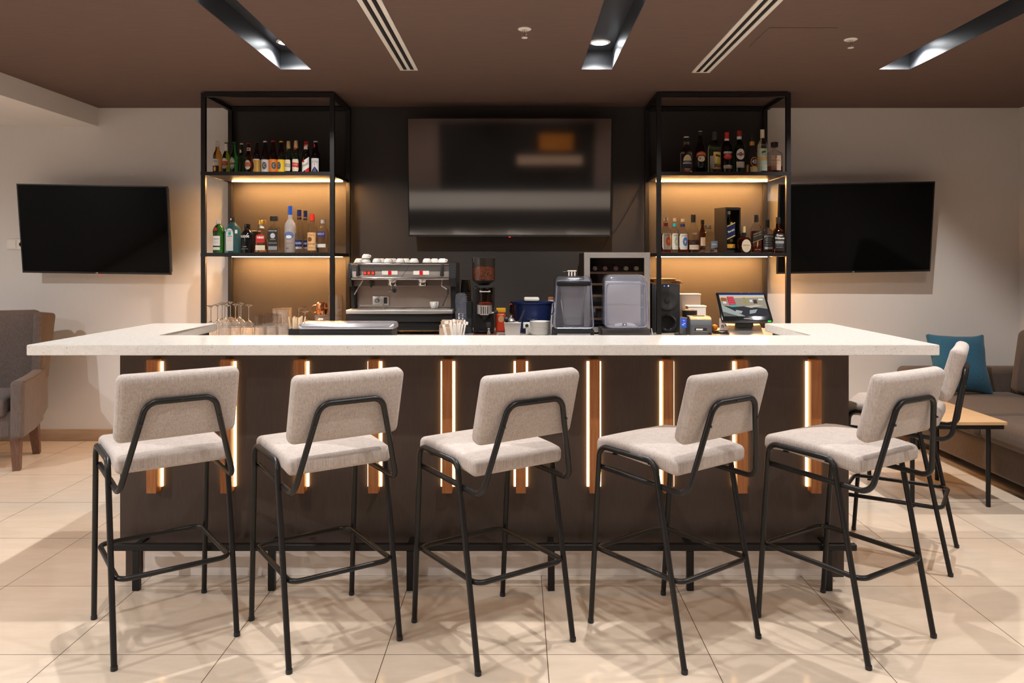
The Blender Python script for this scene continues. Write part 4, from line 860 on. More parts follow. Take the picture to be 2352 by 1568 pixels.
CGp = [(0.052, 0.0), (0.050, 0.03), (0.036, 0.06), (0.012, 0.078), (0.004, 0.086), (0.0035, 0.155), (0.007, 0.166), (0.024, 0.173), (0.038, 0.176), (0.038, 0.178), (0.004, 0.179)]
obj('bowl', lathe(bmesh.new(), CGp[:4], 28, capb=False, capt=False), M['clear_haze'], cp); obj('stem', lathe(bmesh.new(), CGp[3:7], 14, capb=False, capt=False), M['crystal'], cp); obj('foot', lathe(bmesh.new(), CGp[6:], 28, capb=False), M['crystal'], cp)
dupgrp(cp, [(X(687, 5.86), 5.86, ZK + EPS), (X(701, 5.50), 5.50, ZK + EPS), (X(702, 6.07), 6.07, ZK + EPS)], 'upside-down stemmed cocktail glass beside the copper mugs', 'upside-down cocktail glasses by the copper mugs')
tg = tag(obj('tumbler', open_glass([(0.038, 0), (0.0375, 0.03), (0.036, 0.088), (0.033, 0.092)], 0.0025, 0.080), M['clear_haze']), '', 'glass')
sp = []
for y, xa, n_ in ((5.30, -2.02, 7), (5.385, -1.80, 4), (5.47, -1.80, 3), (5.555, -1.80, 3)):
    for k in range(n_): sp.append((xa + .081 * k, y, ZK + EPS, random.random() * 6))
dupgrp(tg, sp, 'upside-down short clear tumbler in the crowd of glasses on the back counter', 'upside-down tumblers on the back counter')
tk = tag(obj('tumbler', open_glass([(0.041, 0), (0.040, 0.03), (0.036, 0.062), (0.032, 0.066)], 0.0025, 0.056), M['clear']), '', 'glass')
dupgrp(tk, [(-1.80, 5.555, ZK + .0935), (-1.719, 5.47, ZK + .0935), (-1.80, 5.385, ZK + .0935)], 'short clear glass stacked on top of other upside-down tumblers', 'short glasses stacked on tumblers')
hg = tag(obj('highball_glass', open_glass([(0.043, 0), (0.042, 0.04), (0.041, 0.165), (0.037, 0.172)], 0.003, 0.155), M['clear_haze']), '', 'glass')
dupgrp(hg, [(X(638, 5.92), 5.92, ZK + EPS), (X(650, 5.78), 5.78, ZK + EPS), (X(622 + 36, 6.02), 6.02, ZK + EPS)], 'tall clear upside-down glass behind the wooden stirrers', 'tall upside-down glasses behind the stirrers')
bgp = tag(obj('beer_glass', open_glass([(0.050, 0), (0.052, 0.03), (0.056, 0.10), (0.055, 0.128), (0.048, 0.134)], 0.0035, 0.118), M['clear_haze']), '', 'glass')
dupgrp(bgp, [(X(740, 5.78), 5.78, ZK + EPS), (X(771, 5.87), 5.87, ZK + EPS)], ['thick clear glass standing upside down under the copper mugs', 'thick clear glass standing upside down under a taller stacked glass'], 'thick glasses by the copper mugs')
o = tag(obj('beer_glass', open_glass([(0.056, 0), (0.055, 0.02), (0.053, 0.138), (0.048, 0.148)], 0.003, 0.135), M['clear_haze'], None, 35, (X(771, 5.87), 5.87, ZK + .1352)), 'tall clear glass stacked upside down on a thick glass beside the shelf post', 'glass')
def mug(label, x, y, z, rz, tilt=(0, 0)):
    t = thing('copper_mug', label, 'mug', (x, y, z), rz, 'copper mugs on the back counter')
    P = [(0.034, 0.0), (0.042, 0.006), (0.046, 0.03), (0.046, 0.055), (0.041, 0.085), (0.039, 0.092)]
    bm = lathe(bmesh.new(), P, 28, capt=False); lathe(bm, [(r - .0015, z_ + .001) for r, z_ in P], 28, capt=False)
    mx = T(0, 0, 0.046) @ R(tilt[0], 'X') @ R(tilt[1], 'Y') @ T(0, 0, -0.046)
    obj('cup', xf(bm, mx), M['copper'], t)
    hp = fillet([(0.044, 0, 0.075), (0.078, 0, 0.075), (0.078, 0, 0.025), (0.044, 0, 0.022)], 0.02, 5)
    obj('handle', xf(tube(bmesh.new(), hp, 0.004, 8), mx), M['copper'], t)
mug('shiny copper mug upside down beside the cocktail glasses', X(720, 5.64), 5.64, ZK + EPS + .0, 2.4, (180, 0))
mug('shiny copper mug upside down on top of the thick glass by the shelf post', X(740, 5.78), 5.78, ZK + .1355, 3.6, (180, 0))
mug('shiny copper mug upside down behind the other copper mugs', X(738, 5.97), 5.97, ZK + EPS, 1.0, (180, 0))

# ------------------------------------------------------------------ things just behind the bar top
ZI = 0.95
sh_ = thing('stirrer_holder', 'small black box holding wooden coffee stirrers', 'holder', (X(681, 3.80), 3.80, ZI + EPS))
bm = bmesh.new(); a_ = 0.030; hh = 0.172
box(bm, -a_, a_, -a_, -a_ + .003, 0, hh); box(bm, -a_, a_, a_ - .003, a_, 0, hh); box(bm, -a_, -a_ + .003, -a_ + .003, a_ - .003, 0, hh); box(bm, a_ - .003, a_, -a_ + .003, a_ - .003, 0, hh); box(bm, -a_ + .003, a_ - .003, -a_ + .003, a_ - .003, 0, .003)
obj('box', bm, M['plastic_black'], sh_)
stk = tag(obj('wooden_stirrer', bbox(-.0032, .0032, -.0008, .0008, 0, .196, .0006, 1), M['stick']), 'flat wooden stirrer standing in the small black box', 'stirrer', 'wooden stirrers in the black box')
for i in range(16):
    o = stk if i == 0 else stk.copy()
    if i: C.objects.link(o)
    fx = (i % 8) / 7 - .5; fy = (i // 8) - .5
    o.location = (X(681, 3.80) + fx * .034, 3.80 + fy * .022, ZI + .028 + .010 * random.random())
    o.rotation_euler = (fy * -.10 + random.uniform(-.02, .02), fx * .20 + random.uniform(-.05, .05), random.uniform(-.7, .7))
# condiment box with a curved clear lid
cb = thing('condiment_box', 'long black condiment box with a curved clear silver lid behind the bar top', 'condiment box', (X(802, 3.83), 3.83, ZI + EPS))
hw = .232
obj('tray', bbox(-hw + .006, hw - .006, -.075, .085, .09, .1715, .004, 2), M['plastic_black'], cb)
obj('stand', bbox(-hw + .05, hw - .05, -.06, .07, 0, .0895, .003, 1), M['plastic_black'], cb)
prof = [(-.081, .172), (-.084, .180), (-.078, .192), (-.060, .200), (-.03, .2035), (.05, .2035), (.078, .196), (.088, .184), (.089, .172)]
bm = bmesh.new()
def lidrow(x, k): return [bm.verts.new((x, y * k, (.172 + (z - .172) * k))) for y, z in prof]
rows = [lidrow(x, k) for x, k in ((-hw, .86), (-hw + .006, .95), (-hw + .018, 1.0), (0, 1.0), (hw - .018, 1.0), (hw - .006, .95), (hw, .86))]
for a, b in zip(rows, rows[1:]):
    for i in range(len(prof) - 1): bm.faces.new((a[i], b[i], b[i + 1], a[i + 1]))
bm.faces.new(rows[0]); bm.faces.new(rows[-1][::-1])
obj('lid', bm, mat('silvered_lid', (0.50, 0.49, 0.54), 0.22, 0.75), cb, 50)
# straws in a cup
sc_ = thing('straw_cup', 'clear cup packed with paper wrapped straws behind the bar top', 'cup', (X(1046, 3.80), 3.80, ZI + EPS))
bm = lathe(bmesh.new(), [(.034, 0), (.036, .004), (.045, .11), (.0455, .112)], 28, capt=False)
obj('cup', bm, M['hood'], sc_)
stw = tag(obj('paper_straw', tube(bmesh.new(), [(0, 0, 0), (0, 0, .19)], .0040, 8), M['paper']), 'white paper wrapped straw standing in the cup behind the bar top', 'straw', 'paper wrapped straws in the cup')
wr = bmesh.new(); box(wr, -.0045, .0045, -.0006, .0006, .1901, .205); xf(wr, R(6, 'Y'))
obj('wrapper_end', wr, M['paper'], stw)
for i in range(15):
    if i == 0: o = stw
    else:
        o = stw.copy(); C.objects.link(o); ch = stw.children[0].copy(); C.objects.link(ch); ch.parent = o
    a = i * 2.399; rr = .020 * math.sqrt((i + .5) / 18)
    lean = 0.05 + .24 * math.sqrt((i + .5) / 18)
    o.location = (X(1046, 3.80) + rr * math.cos(a), 3.80 + rr * math.sin(a), ZI + .006 + .008 * random.random())
    o.rotation_euler = (-lean * math.sin(a) * .6, lean * math.cos(a) * 1.1, random.random() * 3)

# ------------------------------------------------------------------ espresso machine
YE = 5.60
em = thing('espresso_machine', 'two group steel espresso machine on the back counter', 'coffee machine', (X(920, YE), YE, ZK + EPS))
def ex(px): return (px - 920) * YE / F
def ez(py): return Z(py, YE) - ZK - EPS
def e6(u): return 780 + u / 6.82
def e7(v): return 570 + v / 6.82
def EX(u): return ex(e6(u))
def EZ(v): return ez(e7(v))
x0, x1 = EX(190), EX(1722)
obj('front_band', bbox(x0, x1, -.012, .30, EZ(452), EZ(262), .004, 2), M['steel'], em)
obj('upper_strip', bbox(x0 + .001, x1 - .001, -.0135, -.0125, EZ(360), EZ(266), .0, 1), plain((.25, .245, .24), .3, .9), em)
for v0, v1 in ((232, 261), (453, 492)): obj('chrome_rail', xf(cushion(x1 - x0, .05, EZ(v0) - EZ(v1), .006, (2, 2, 1)), T((x0 + x1) / 2, .0, (EZ(v0) + EZ(v1)) / 2)), M['chrome'], em, 60)
for a, b in ((140, 189), (1723, 1828)):
    pl_ = [(-.03, EZ(470)), (-.02, EZ(240)), (.0, EZ(228)), (.34, EZ(228)), (.34, EZ(980)), (.10, EZ(980)), (.09, EZ(600)), (.02, EZ(600))]
    bm = prism(bmesh.new(), pl_, EX(a), EX(b), 'X'); bmesh.ops.bevel(bm, geom=bm.edges[:], offset=.003, segments=2, affect='EDGES')
    obj('side_panel', bm, M['plastic_black'], em)
obj('cup_tray', bbox(x0, x1, .03, .34, EZ(240), EZ(226), .002, 1), M['plastic_black'], em)
obj('backsplash', bbox(EX(190), EX(1735), .18, .30, EZ(955), EZ(455), .002, 1), vary(mat('splash_steel', (.5, .42, .37), .3, .8), 3, (.46, .38, .33), (.54, .46, .41)), em)
obj('under_band', bbox(EX(190), EX(1735), .05, .179, EZ(595), EZ(494), .002, 1), plain((.20, .16, .14), .35, .8), em)
obj('drip_tray', bbox(EX(122), EX(1780), -.05, .29, EZ(1020), EZ(958), .004, 2), M['steel'], em)
obj('base', bbox(EX(135), EX(1765), -.02, .30, EZ(1150), EZ(1021), .004, 2), M['plastic_black'], em)
obj('lower_body', bbox(EX(160), EX(1750), .0, .30, .03, EZ(1151), .004, 2), M['black'], em)
for xx in (EX(200), EX(1700)):
    for yy in (.03, .27): obj('foot', lathe(bmesh.new(), [(.018, 0), (.02, .004), (.016, .0295)], 16, (xx, yy, 0)), M['black'], em)
for u in (812, 1290):
    g = obj('group_head', lathe(bmesh.new(), [(.034, EZ(590)), (.038, EZ(575)), (.038, EZ(515)), (.044, EZ(505)), (.044, EZ(493))], 28, (EX(u), .06, 0)), M['chrome'], em)
bm = tube(bmesh.new(), [(EX(830), .02, EZ(598)), (EX(865), -.06, EZ(620)), (EX(905), -.13, EZ(655))], [.010, .013, .015], 12)
pf = obj('portafilter', bm, M['plastic_black'], em)
obj('spout', tube(bmesh.new(), fillet([(EX(805), .05, EZ(590)), (EX(805), .05, EZ(640)), (EX(755), .05, EZ(680))], .01, 4), .005, 8), M['chrome'], pf)
for u in (300, 1612):
    bm = cushion(.020, .02, EZ(255) - EZ(440), .009, (1, 1, 2))
    for v in bm.verts: v.co.x *= 1.35 - .7 * (v.co.z / .055 + .5) * .8
    obj('steam_lever', xf(bm, T(EX(u), -.032, EZ(348))), M['plastic_black'], em, 60)
for u in (405, 467, 530):
    k = obj('power_switch', bbox(EX(u - 26), EX(u + 26), -.018, -.0125, EZ(420), EZ(355), .001, 1), plain((.18, .01, .01), .3), em)
    obj('switch_light', bbox(EX(u - 17), EX(u + 17), -.0195, -.0182, EZ(408), EZ(366), .0005, 1), glow('switch_red_%d' % u, (1, .06, .03), 1.6), k)
for u0, u1, um in ((670, 915, 792), (1160, 1405, 1282)):
    k = obj('rocker_panel', bbox(EX(u0), EX(u1), -.018, -.0125, EZ(415), EZ(354), .001, 1), M['white_metal'], em)
    obj('rocker_switch', bbox(EX(um - 26), EX(um + 26), -.020, -.0182, EZ(415), EZ(354), .0005, 1), glow('rocker_red_%d' % um, (.9, .02, .02), .8), k)
obj('lettering', wrap(flat_text('SIMONELLI', .013, .078, .0004), .0142, EZ(300), EX(470), True), plain((.1, .1, .1), .4), em)
bm = prism(bmesh.new(), [(EX(975), EZ(448)), (EX(983), EZ(448)), (EX(1100), EZ(266)), (EX(1092), EZ(266))], -.0142, -.0137, 'Y'); obj('slash_line', bm, plain((.06, .06, .06), .4), em)
gp = obj('gauge_panel', bbox(EX(450), EX(715), .165, .179, EZ(915), EZ(760), .003, 2), M['steel'], em)
obj('gauge', lathe(bmesh.new(), [(.0175, -.0002), (.0175, -.004), (.0150, -.0045), (.0145, -.002), (.001, -.0019)], 24, (EX(520), .1645, EZ(838)), axis='Y'), plain((.10, .10, .10), .3, .4), gp)
obj('gauge_face', lathe(bmesh.new(), [(.0142, -.0021), (.0142, -.0028), (.001, -.0028)], 24, (EX(520), .1645, EZ(838)), axis='Y'), plain((.42, .40, .38), .5), gp)
obj('display', bbox(EX(630), EX(685), .162, .1648, EZ(885), EZ(785), .0008, 1), plain((.05, .04, .03), .3), gp)
for pts in ([(EX(365), .0, EZ(500)), (EX(250), -.05, EZ(722))], [(EX(1607), .0, EZ(500)), (EX(1605), -.01, EZ(590)), (EX(1700), -.03, EZ(640)), (EX(1700), -.03, EZ(710)), (EX(1622), -.05, EZ(900))]):
    wd = obj('steam_wand', tube(bmesh.new(), fillet(pts, .012, 5), .0050, 10), M['chrome'], em)
obj('grip', tube(bmesh.new(), [(EX(1700), -.03, EZ(635)), (EX(1700), -.03, EZ(715))], .0075, 10), M['plastic_black'], wd)
ws = obj('water_spout', lathe(bmesh.new(), [(.008, EZ(610)), (.008, EZ(560)), (.013, EZ(545)), (.013, EZ(515)), (.008, EZ(500))], 18, (EX(485), .02, 0)), M['plastic_black'], em)
# cup stand made of wire on the drip tray
cs = thing('cup_stand', 'low chrome wire stand on the drip tray of the coffee machine', 'stand', (X(e6(505), YE - .01), YE - .01, Z(e7(956), YE) + EPS))
tz = W((958 - 882) / 6.82, YE); tw = W(185 / 6.82, YE)
obj('top', bbox(-tw * .95, tw * .95, -.03, .03, tz - .004, tz, .001, 1), M['chrome'], cs)
for s in (-1, 1):
    for y in (-.028, .028): obj('leg', tube(bmesh.new(), [(s * tw * .93, y, tz - .003), (s * tw * 1.12, y, .0022)], .002, 8), M['chrome'], cs)
def cup_mesh(r, h, flip=True):
    P = [(r * .55, 0), (r * .62, h * .04), (r * .80, h * .25), (r * .96, h * .62), (r, h)]
    I = [(r * .5, h * .10), (r * .76, h * .28), (r * .91, h * .62), (r * .955, h)]
    bm = lathe(bmesh.new(), P, 26, capt=False); lathe(bm, I, 26, capt=False)
    for a, b in ((P[-1], I[-1]),): lathe(bm, [a, b], 26, capb=False, capt=False)
    return xf(bm, T(0, 0, h) @ R(180, 'X')) if flip else bm
def cup(r, h, label, flip=True):
    t = thing('coffee_cup', label, 'cup')
    obj('bowl', cup_mesh(r, h, flip), M['china'], t)
    z0, z1 = (h * .22, h * .72) if flip else (h * .28, h * .80)
    obj('handle', tube(bmesh.new(), fillet([(r * .90, 0, z0), (r * 1.45, 0, z0), (r * 1.45, 0, z1), (r * .85, 0, z1)], r * .25, 4), r * .09, 8), M['china'], t)
    return t
ZT = Z(e7(226), YE) + EPS
c0 = cup(.034, .031, '')
CS = [(585, .09, 0), (655, .17, 0), (765, .09, 0), (835, .17, 0), (952, .09, 0), (1040, .17, 0), (1168, .09, 0), (1370, .09, 0), (1490, .17, 0), (1610, .09, 0), (306, .185, 0), (417, .09, 0)]
dupgrp(c0, [(X(e6(u), YE + d), YE + d, ZT, random.uniform(-3, 3)) for u, d, k in CS], 'white coffee cup turned upside down on the cup tray of the coffee machine', 'white cups on top of the coffee machine')
c1 = cup(.033, .031, 'white cup stacked on another cup at the end of the coffee machine top'); c1['group'] = 'white cups on top of the coffee machine'
c1.location = (X(e6(417), YE + .09), YE + .09, ZT + .0316); c1.rotation_euler = (0, 0, -.6)
c2 = cup(.034, .052, 'white coffee cup standing upright on the drip tray', False); c2.location = (X(e6(1483), YE + .06), YE + .06, Z(e7(956), YE) + EPS); c2.rotation_euler = (0, 0, -PI / 2)

# ------------------------------------------------------------------ coffee grinder and its neighbours
YG = 5.58
def P(px): return X(px, YG)
gr = thing('coffee_grinder', 'black coffee grinder with a hopper of roasted beans', 'coffee grinder', (X(1111, YG), YG, ZK + EPS))
def gx(u): return (1000 + u / 6.818 - 1111) * YG / F
def gz(v): return Z(570 + v / 6.818, YG) - ZK - EPS
hx = W(26.3, YG)
bm = lathe(bmesh.new(), [(.030, gz(575)), (hx * .98, gz(500)), (hx, gz(150))], 32, capb=False, capt=False)
obj('hopper', bm, thin('hopper_plastic', (.80, .76, .72), .05), gr)
bn = lathe(bmesh.new(), [(.026, gz(572)), (hx * .93, gz(498)), (hx * .94, gz(320)), (hx * .6, gz(285)), (.004, gz(280))], 32)
bmm = mat('roasted_beans', (.14, .04, .018), .35); n_, l_, b_ = nodes(bmm)
vo = n_.new('ShaderNodeTexVoronoi'); vo.inputs['Scale'].default_value = 130; l_.new(texco(bmm), vo.inputs['Vector'])
l_.new(ramp(bmm, vo.outputs['Distance'], [(0.0, (.30, .085, .035)), (.7, (.05, .013, .006))]), b_.inputs['Base Color']); bump(bmm, vo.outputs['Distance'], .8, .003)
o = obj('beans', bn, bmm, gr); o['kind'] = 'stuff'
obj('lid', lathe(bmesh.new(), [(hx * 1.03, gz(152)), (hx * 1.03, gz(138)), (hx * .98, gz(134))], 32), M['plastic_black'], gr)
obj('neck', lathe(bmesh.new(), [(.035, gz(600)), (.034, gz(576)), (hx * .97, gz(505)), (hx * .985, gz(498))], 28, capt=False), M['plastic_black'], gr)
obj('body', xf(cushion(W(47, YG), .22, gz(600) - gz(1330), .015, (2, 2, 2)), T(0, .08, (gz(600) + gz(1330)) / 2)), M['black'], gr, 60)
dz = obj('dosing_chamber', lathe(bmesh.new(), [(.050, gz(1020)), (.054, gz(1015)), (.054, gz(880))], 28, (gx(775), -.045, 0)), M['steel'], gr)
obj('dosing_cup', lathe(bmesh.new(), [(.053, gz(878)), (.0545, gz(640)), (.056, gz(600))], 28, (gx(785), -.045, 0), capb=False, capt=False), thin('smoked_dosing_cup', (.60, .42, .32), .05), gr)
o = obj('ground_coffee', lathe(bmesh.new(), [(.051, gz(877)), (.0515, gz(850)), (.02, gz(835))], 28, (gx(785), -.045, 0)), plain((.22, .06, .025), .9), gr); o['kind'] = 'stuff'
obj('cup_lid', lathe(bmesh.new(), [(.058, gz(610)), (.058, gz(590)), (.05, gz(578))], 28, (gx(785), -.045, 0)), M['plastic_black'], gr)
obj('lettering', wrap(flat_text('Simonelli', .016, .085, .0004), .0555, gz(668), 0, False), WHITE, gr).location = (gx(785), -.045, 0)
obj('logo_plate', bbox(gx(708), gx(842), -.1035, -.1005, gz(1030), gz(880), .001, 1), M['chrome'], gr)
bm = bmesh.new()
for u, wv in ((725, 12), (755, 16), (790, 10), (820, 14)):
    box(bm, gx(u), gx(u + wv), -.1045, -.1036, gz(1015), gz(900))
obj('plate_print', bm, plain((.03, .03, .03), .4), gr)
lv = obj('dosing_lever', tube(bmesh.new(), [(gx(870), -.05, gz(1000)), (gx(945), -.06, gz(995))], .006, 8), M['chrome'], gr)
obj('knob', lathe(bmesh.new(), [(.005, -.016), (.016, -.008), (.017, .006), (.006, .014)], 18, (gx(955), -.06, gz(992)), axis='X'), M['plastic_black'], lv)
obj('spout', lathe(bmesh.new(), [(.012, gz(1110)), (.03, gz(1030))], 20, (gx(775), -.045, 0)), M['plastic_black'], gr)
bm = fillet([(gx(685), -.06, gz(1175)), (gx(685), -.06, gz(1290)), (gx(905), -.06, gz(1290)), (gx(905), -.06, gz(1175))], .01, 4)
obj('fork', tube(bmesh.new(), bm, .003, 8), M['tubeblack'], gr)
obj('drip_plate', bbox(gx(600), gx(955), -.13, .16, .0, .012, .003, 2), plain((.10, .035, .025), .4), gr)
tp = thing('coffee_tamper', 'steel coffee tamper with a black handle on the grinder plate', 'tamper', (X(1122.5, 5.49), 5.49, ZK + .0131))
obj('base', lathe(bmesh.new(), [(.015, 0), (.0155, .004), (.008, .03), (.010, .045)], 22), M['chrome'], tp)
obj('handle', lathe(bmesh.new(), [(.010, .0455), (.0165, .055), (.019, .075), (.017, .085), (.006, .088)], 22), M['plastic_black'], tp)
# black box, takeaway cups and clear lids
kb = tag(obj('cup_box', bbox(-.050, .050, -.055, .055, 0, Z(692, 5.78) - ZK - EPS, .003, 1), plain((.045, .045, .05), .5), None, 35, (X(1070, 5.78), 5.78, ZK + EPS)), 'tall dark grey box carrying the black paper cups', 'box')
pcu = obj('paper_cup', lathe(bmesh.new(), [(.044, 0), (.043, .003), (.040, .003), (.0315, .10), (.0300, .1005)], 26, capb=False), plain((.02, .018, .018), .55))
obj('rim', tube(bmesh.new(), [(.0425 * math.cos(a * PI / 12), .0425 * math.sin(a * PI / 12), .0018) for a in range(24)], .0022, 6, True), M['carton'], pcu)
obj('base_ring', lathe(bmesh.new(), [(.0306, .093), (.0301, .1012), (.027, .1012), (.027, .0965)], 24, capb=False, capt=False), M['carton'], pcu)
tag(pcu, '', 'cup')
zb_ = Z(692, 5.78) + .001
dupgrp(pcu, [(X(1070, 5.78), 5.78, zb_ + k * .0125) for k in range(6)], ['black paper cup upside down at the bottom of its stack on the grey box'] + ['black paper cup upside down within the stack on the grey box'] * 4 + ['black paper cup upside down at the top of its stack on the grey box'], 'stack of black paper cups')
cl = thing('lid_sleeve', 'clear plastic sleeve of dome lids standing by the coffee machine', 'lids', (X(1059, 5.505), 5.505, ZK + EPS))
zt = Z(672, 5.48) - ZK; zm = Z(700, 5.48) - ZK
prof = [(.034, 0.0)]
for k in range(14): prof += [(.034 + .0008 * k, .012 * k + .004), (.030 + .0008 * k, .012 * k + .010)]
prof += [(.040, zm), (.043, zm + .02), (.040, zt - .02), (.028, zt - .006), (.004, zt)]
obj('sleeve', lathe(bmesh.new(), prof, 28), M['hood'], cl)
kc = thing('carton', 'open kraft carton behind the wrapped straws', 'box', (X(1036, 5.38), 5.38, ZK + EPS))
zc = Z(752, 5.38) - ZK; hw = W(25, 5.38)
bm = bmesh.new(); box(bm, -hw, hw, -.06, -.0575, 0, zc); box(bm, -hw, hw, .0575, .06, 0, zc + .04); box(bm, -hw, -hw + .0025, -.0575, .0575, 0, zc + .02); box(bm, hw - .0025, hw, -.0575, .0575, 0, zc + .02); box(bm, -hw, hw, -.0575, .0575, 0, .003)
obj('box', bm, M['carton'], kc)
obj('flap', xf(bbox(-hw + .004, hw, -.0012, .0012, 0, .075, .0005, 1), T(0, .0, zc - .01) @ R(-25, 'X') @ T(0, .05, .012)), M['carton'], kc)
# packet, bitters, utensil tub
pk = thing('snack_packet', 'red and yellow packet beside the coffee grinder', 'packet', (X(1150, 5.82), 5.82, ZK + EPS), .15)
obj('bag', xf(cushion(W(24, 5.66), .045, Z(722, 5.66) - ZK, .02, (3, 2, 4)), T(0, 0, (Z(722, 5.66) - ZK) / 2)), plain((.58, .05, .02), .35), pk, 60)
obj('bag_top', bbox(-W(11.5, 5.66), W(11.5, 5.66), -.014, .012, Z(721, 5.66) - ZK, Z(710, 5.66) - ZK, .004, 2), plain((.85, .42, .02), .4), pk)
obj('print', wrap(patch(.045, .05, oval), .0235, .10, 0, True), plain((.60, .34, .14), .5), pk)
bottle('tiny bitters bottle behind the utensil tub', 1170, 1179, 697, 5.74, ZK, BEER, BROWN, None, crown(RED), [(ORNG, lb, .9, .25, .3, None, {})], None, 'bottles on the back counter')
ut = thing('utensil_tub', 'small steel tub of bar utensils beside the stacked saucers', 'tub', (X(1177.5, 5.55), 5.55, ZK + EPS))
a0, a1 = W(16, 5.55), W(19.5, 5.55); hz = Z(740, 5.55) - ZK
bm = bmesh.new()
def sq(a, z): return [bm.verts.new((sx * a, sy * a * .8, z)) for sx, sy in ((-1, -1), (1, -1), (1, 1), (-1, 1))]
r0, r1, r2, r3 = sq(a0, 0), sq(a1, hz), sq(a1 * .95, hz), sq(a0 * .95, .004)
for a, b in ((r0, r1), (r1, r2), (r2, r3)):
    for k in range(4): bm.faces.new((a[k], a[(k + 1) % 4], b[(k + 1) % 4], b[k]))
bm.faces.new(r0[::-1]); bm.faces.new(r3)
obj('tub', bm, M['steel'], ut)
obj('rim', tube(bmesh.new(), fillet([(-a1, -a1 * .8, hz), (a1, -a1 * .8, hz), (a1, a1 * .8, hz), (-a1, a1 * .8, hz)], .01, 4, True), .003, 8, True), M['steel'], ut)
def pin(a, b): return [Vector(a), Vector(b)]
o = thing('spatula', 'black handled spatula leaning out of the utensil tub', 'utensil', (X(1190, 5.57), 5.57, ZK + .02), 0)
obj('handle', tube(bmesh.new(), [(0, 0, .05), (.045, .0, .16)], .008, 10), M['plastic_black'], o); obj('blade', tube(bmesh.new(), [(-.016, 0, .003), (0, 0, .05)], .004, 8), M['steel'], o)
o = thing('bar_shaker', 'round steel topped shaker knob in the utensil tub', 'utensil', (X(1173, 5.55), 5.55, ZK + .006), 0)
obj('bowl', lathe(bmesh.new(), [(.012, .0), (.014, .07), (.030, .085), (.032, .10), (.022, .115), (.009, .122)], 22), M['steel'], o); obj('knob', lathe(bmesh.new(), [(.008, .1225), (.011, .13), (.012, .142), (.005, .15)], 18), M['chrome'], o)
o = thing('bar_muddler', 'black round headed muddler in the utensil tub', 'utensil', (X(1163, 5.52), 5.52, ZK + .006), 0)
obj('head', lathe(bmesh.new(), [(.006, .095), (.017, .105), (.019, .118), (.012, .128), (.003, .131)], 18), M['plastic_black'], o); obj('shaft', lathe(bmesh.new(), [(.006, 0), (.006, .0945)], 12), M['plastic_black'], o)
# saucers
YP = 5.56; n_s = 12
s0 = tag(obj('saucer', lathe(bmesh.new(), [(.030, .0), (.042, .001), (.068, .010), (W(24, YP), .0150), (W(24, YP), .0168), (.066, .0135), (.040, .004), (.002, .0035)], 36), M['china']), '', 'saucer')
pz = (Z(737, YP) - ZK - .018) / (n_s - 1)
labs = ['white saucer at the bottom of the stack'] + ['white saucer in the middle of the stack of saucers'] * (n_s - 2) + ['white saucer at the top of the stack']
dupgrp(s0, [(X(1240.5, YP), YP, ZK + EPS + k * pz) for k in range(n_s)], labs, 'stack of white saucers')
# navy bucket with a folded cloth
YN = 5.86
nb = thing('ice_bucket', 'navy blue translucent plastic bucket behind the stacked saucers', 'bucket', (X(1221, YN), YN, ZK + EPS))
hn = Z(692, YN) - ZK; hr = W(49, YN)
bm = lathe(bmesh.new(), [(hr * .80, 0), (hr * .84, .004), (hr * .97, hn * .93), (hr, hn * .94), (hr, hn), (hr * .95, hn), (hr * .80, .01)], 36, capt=False); bm.faces.new([v for v in bm.verts][-36:])
obj('tub', bm, mat('navy_plastic', (.012, .022, .085), .25), nb)
obj('handle', tube(bmesh.new(), fillet([(-hr * 1.0, 0, hn * .9), (-hr * 1.04, -.03, hn * .6), (0, -hr * 1.05, hn * .42), (hr * 1.04, -.03, hn * .6), (hr, 0, hn * .9)], .05, 6), .004, 8), plain((.03, .04, .09), .3), nb)
o = tag(obj('folded_cloth', xf(cushion(W(35, YN), .12, .030, .012, (4, 3, 1)), T(0, 0, .016)), M['paper'], None, 60, (X(1221, YN), YN + .0, Z(692, YN) + EPS)), 'folded white cloth lying on the navy bucket', 'cloth')
bmv = obj('cloth_rest', bbox(-hr * .9, hr * .9, -.03, .03, hn - .006, hn - .0008, .001, 1), plain((.02, .03, .09), .3), nb)
o = thing('white_jug', 'white plastic jug wedged between the navy bucket and the blender', 'jug', (X(1265, 6.08), 6.08, ZK + EPS))
obj('body', lathe(bmesh.new(), [(.036, 0), (.038, .004), (.038, .20), (.026, .22), (.020, .228)], 24), M['white_metal'], o); obj('cap', lathe(bmesh.new(), [(.022, .2285), (.022, .248), (.018, .252)], 20), plain((.35, .16, .10), .5), o)
o = thing('socket_strip', 'white power socket strip behind the saucers', 'socket', (X(1217, 5.665), 5.665, ZK + EPS))
obj('body', bbox(-.05, .10, -.010, .015, .04, .085, .003, 1), M['white_metal'], o); obj('outlet', lathe(bmesh.new(), [(.012, -.0105), (.012, -.013), (.003, -.0125)], 16, (-.022, 0, .062), axis='Y'), M['plastic_black'], o); obj('foot', bbox(-.03, .08, -.01, .015, 0, .0395, .001, 1), M['white_metal'], o)

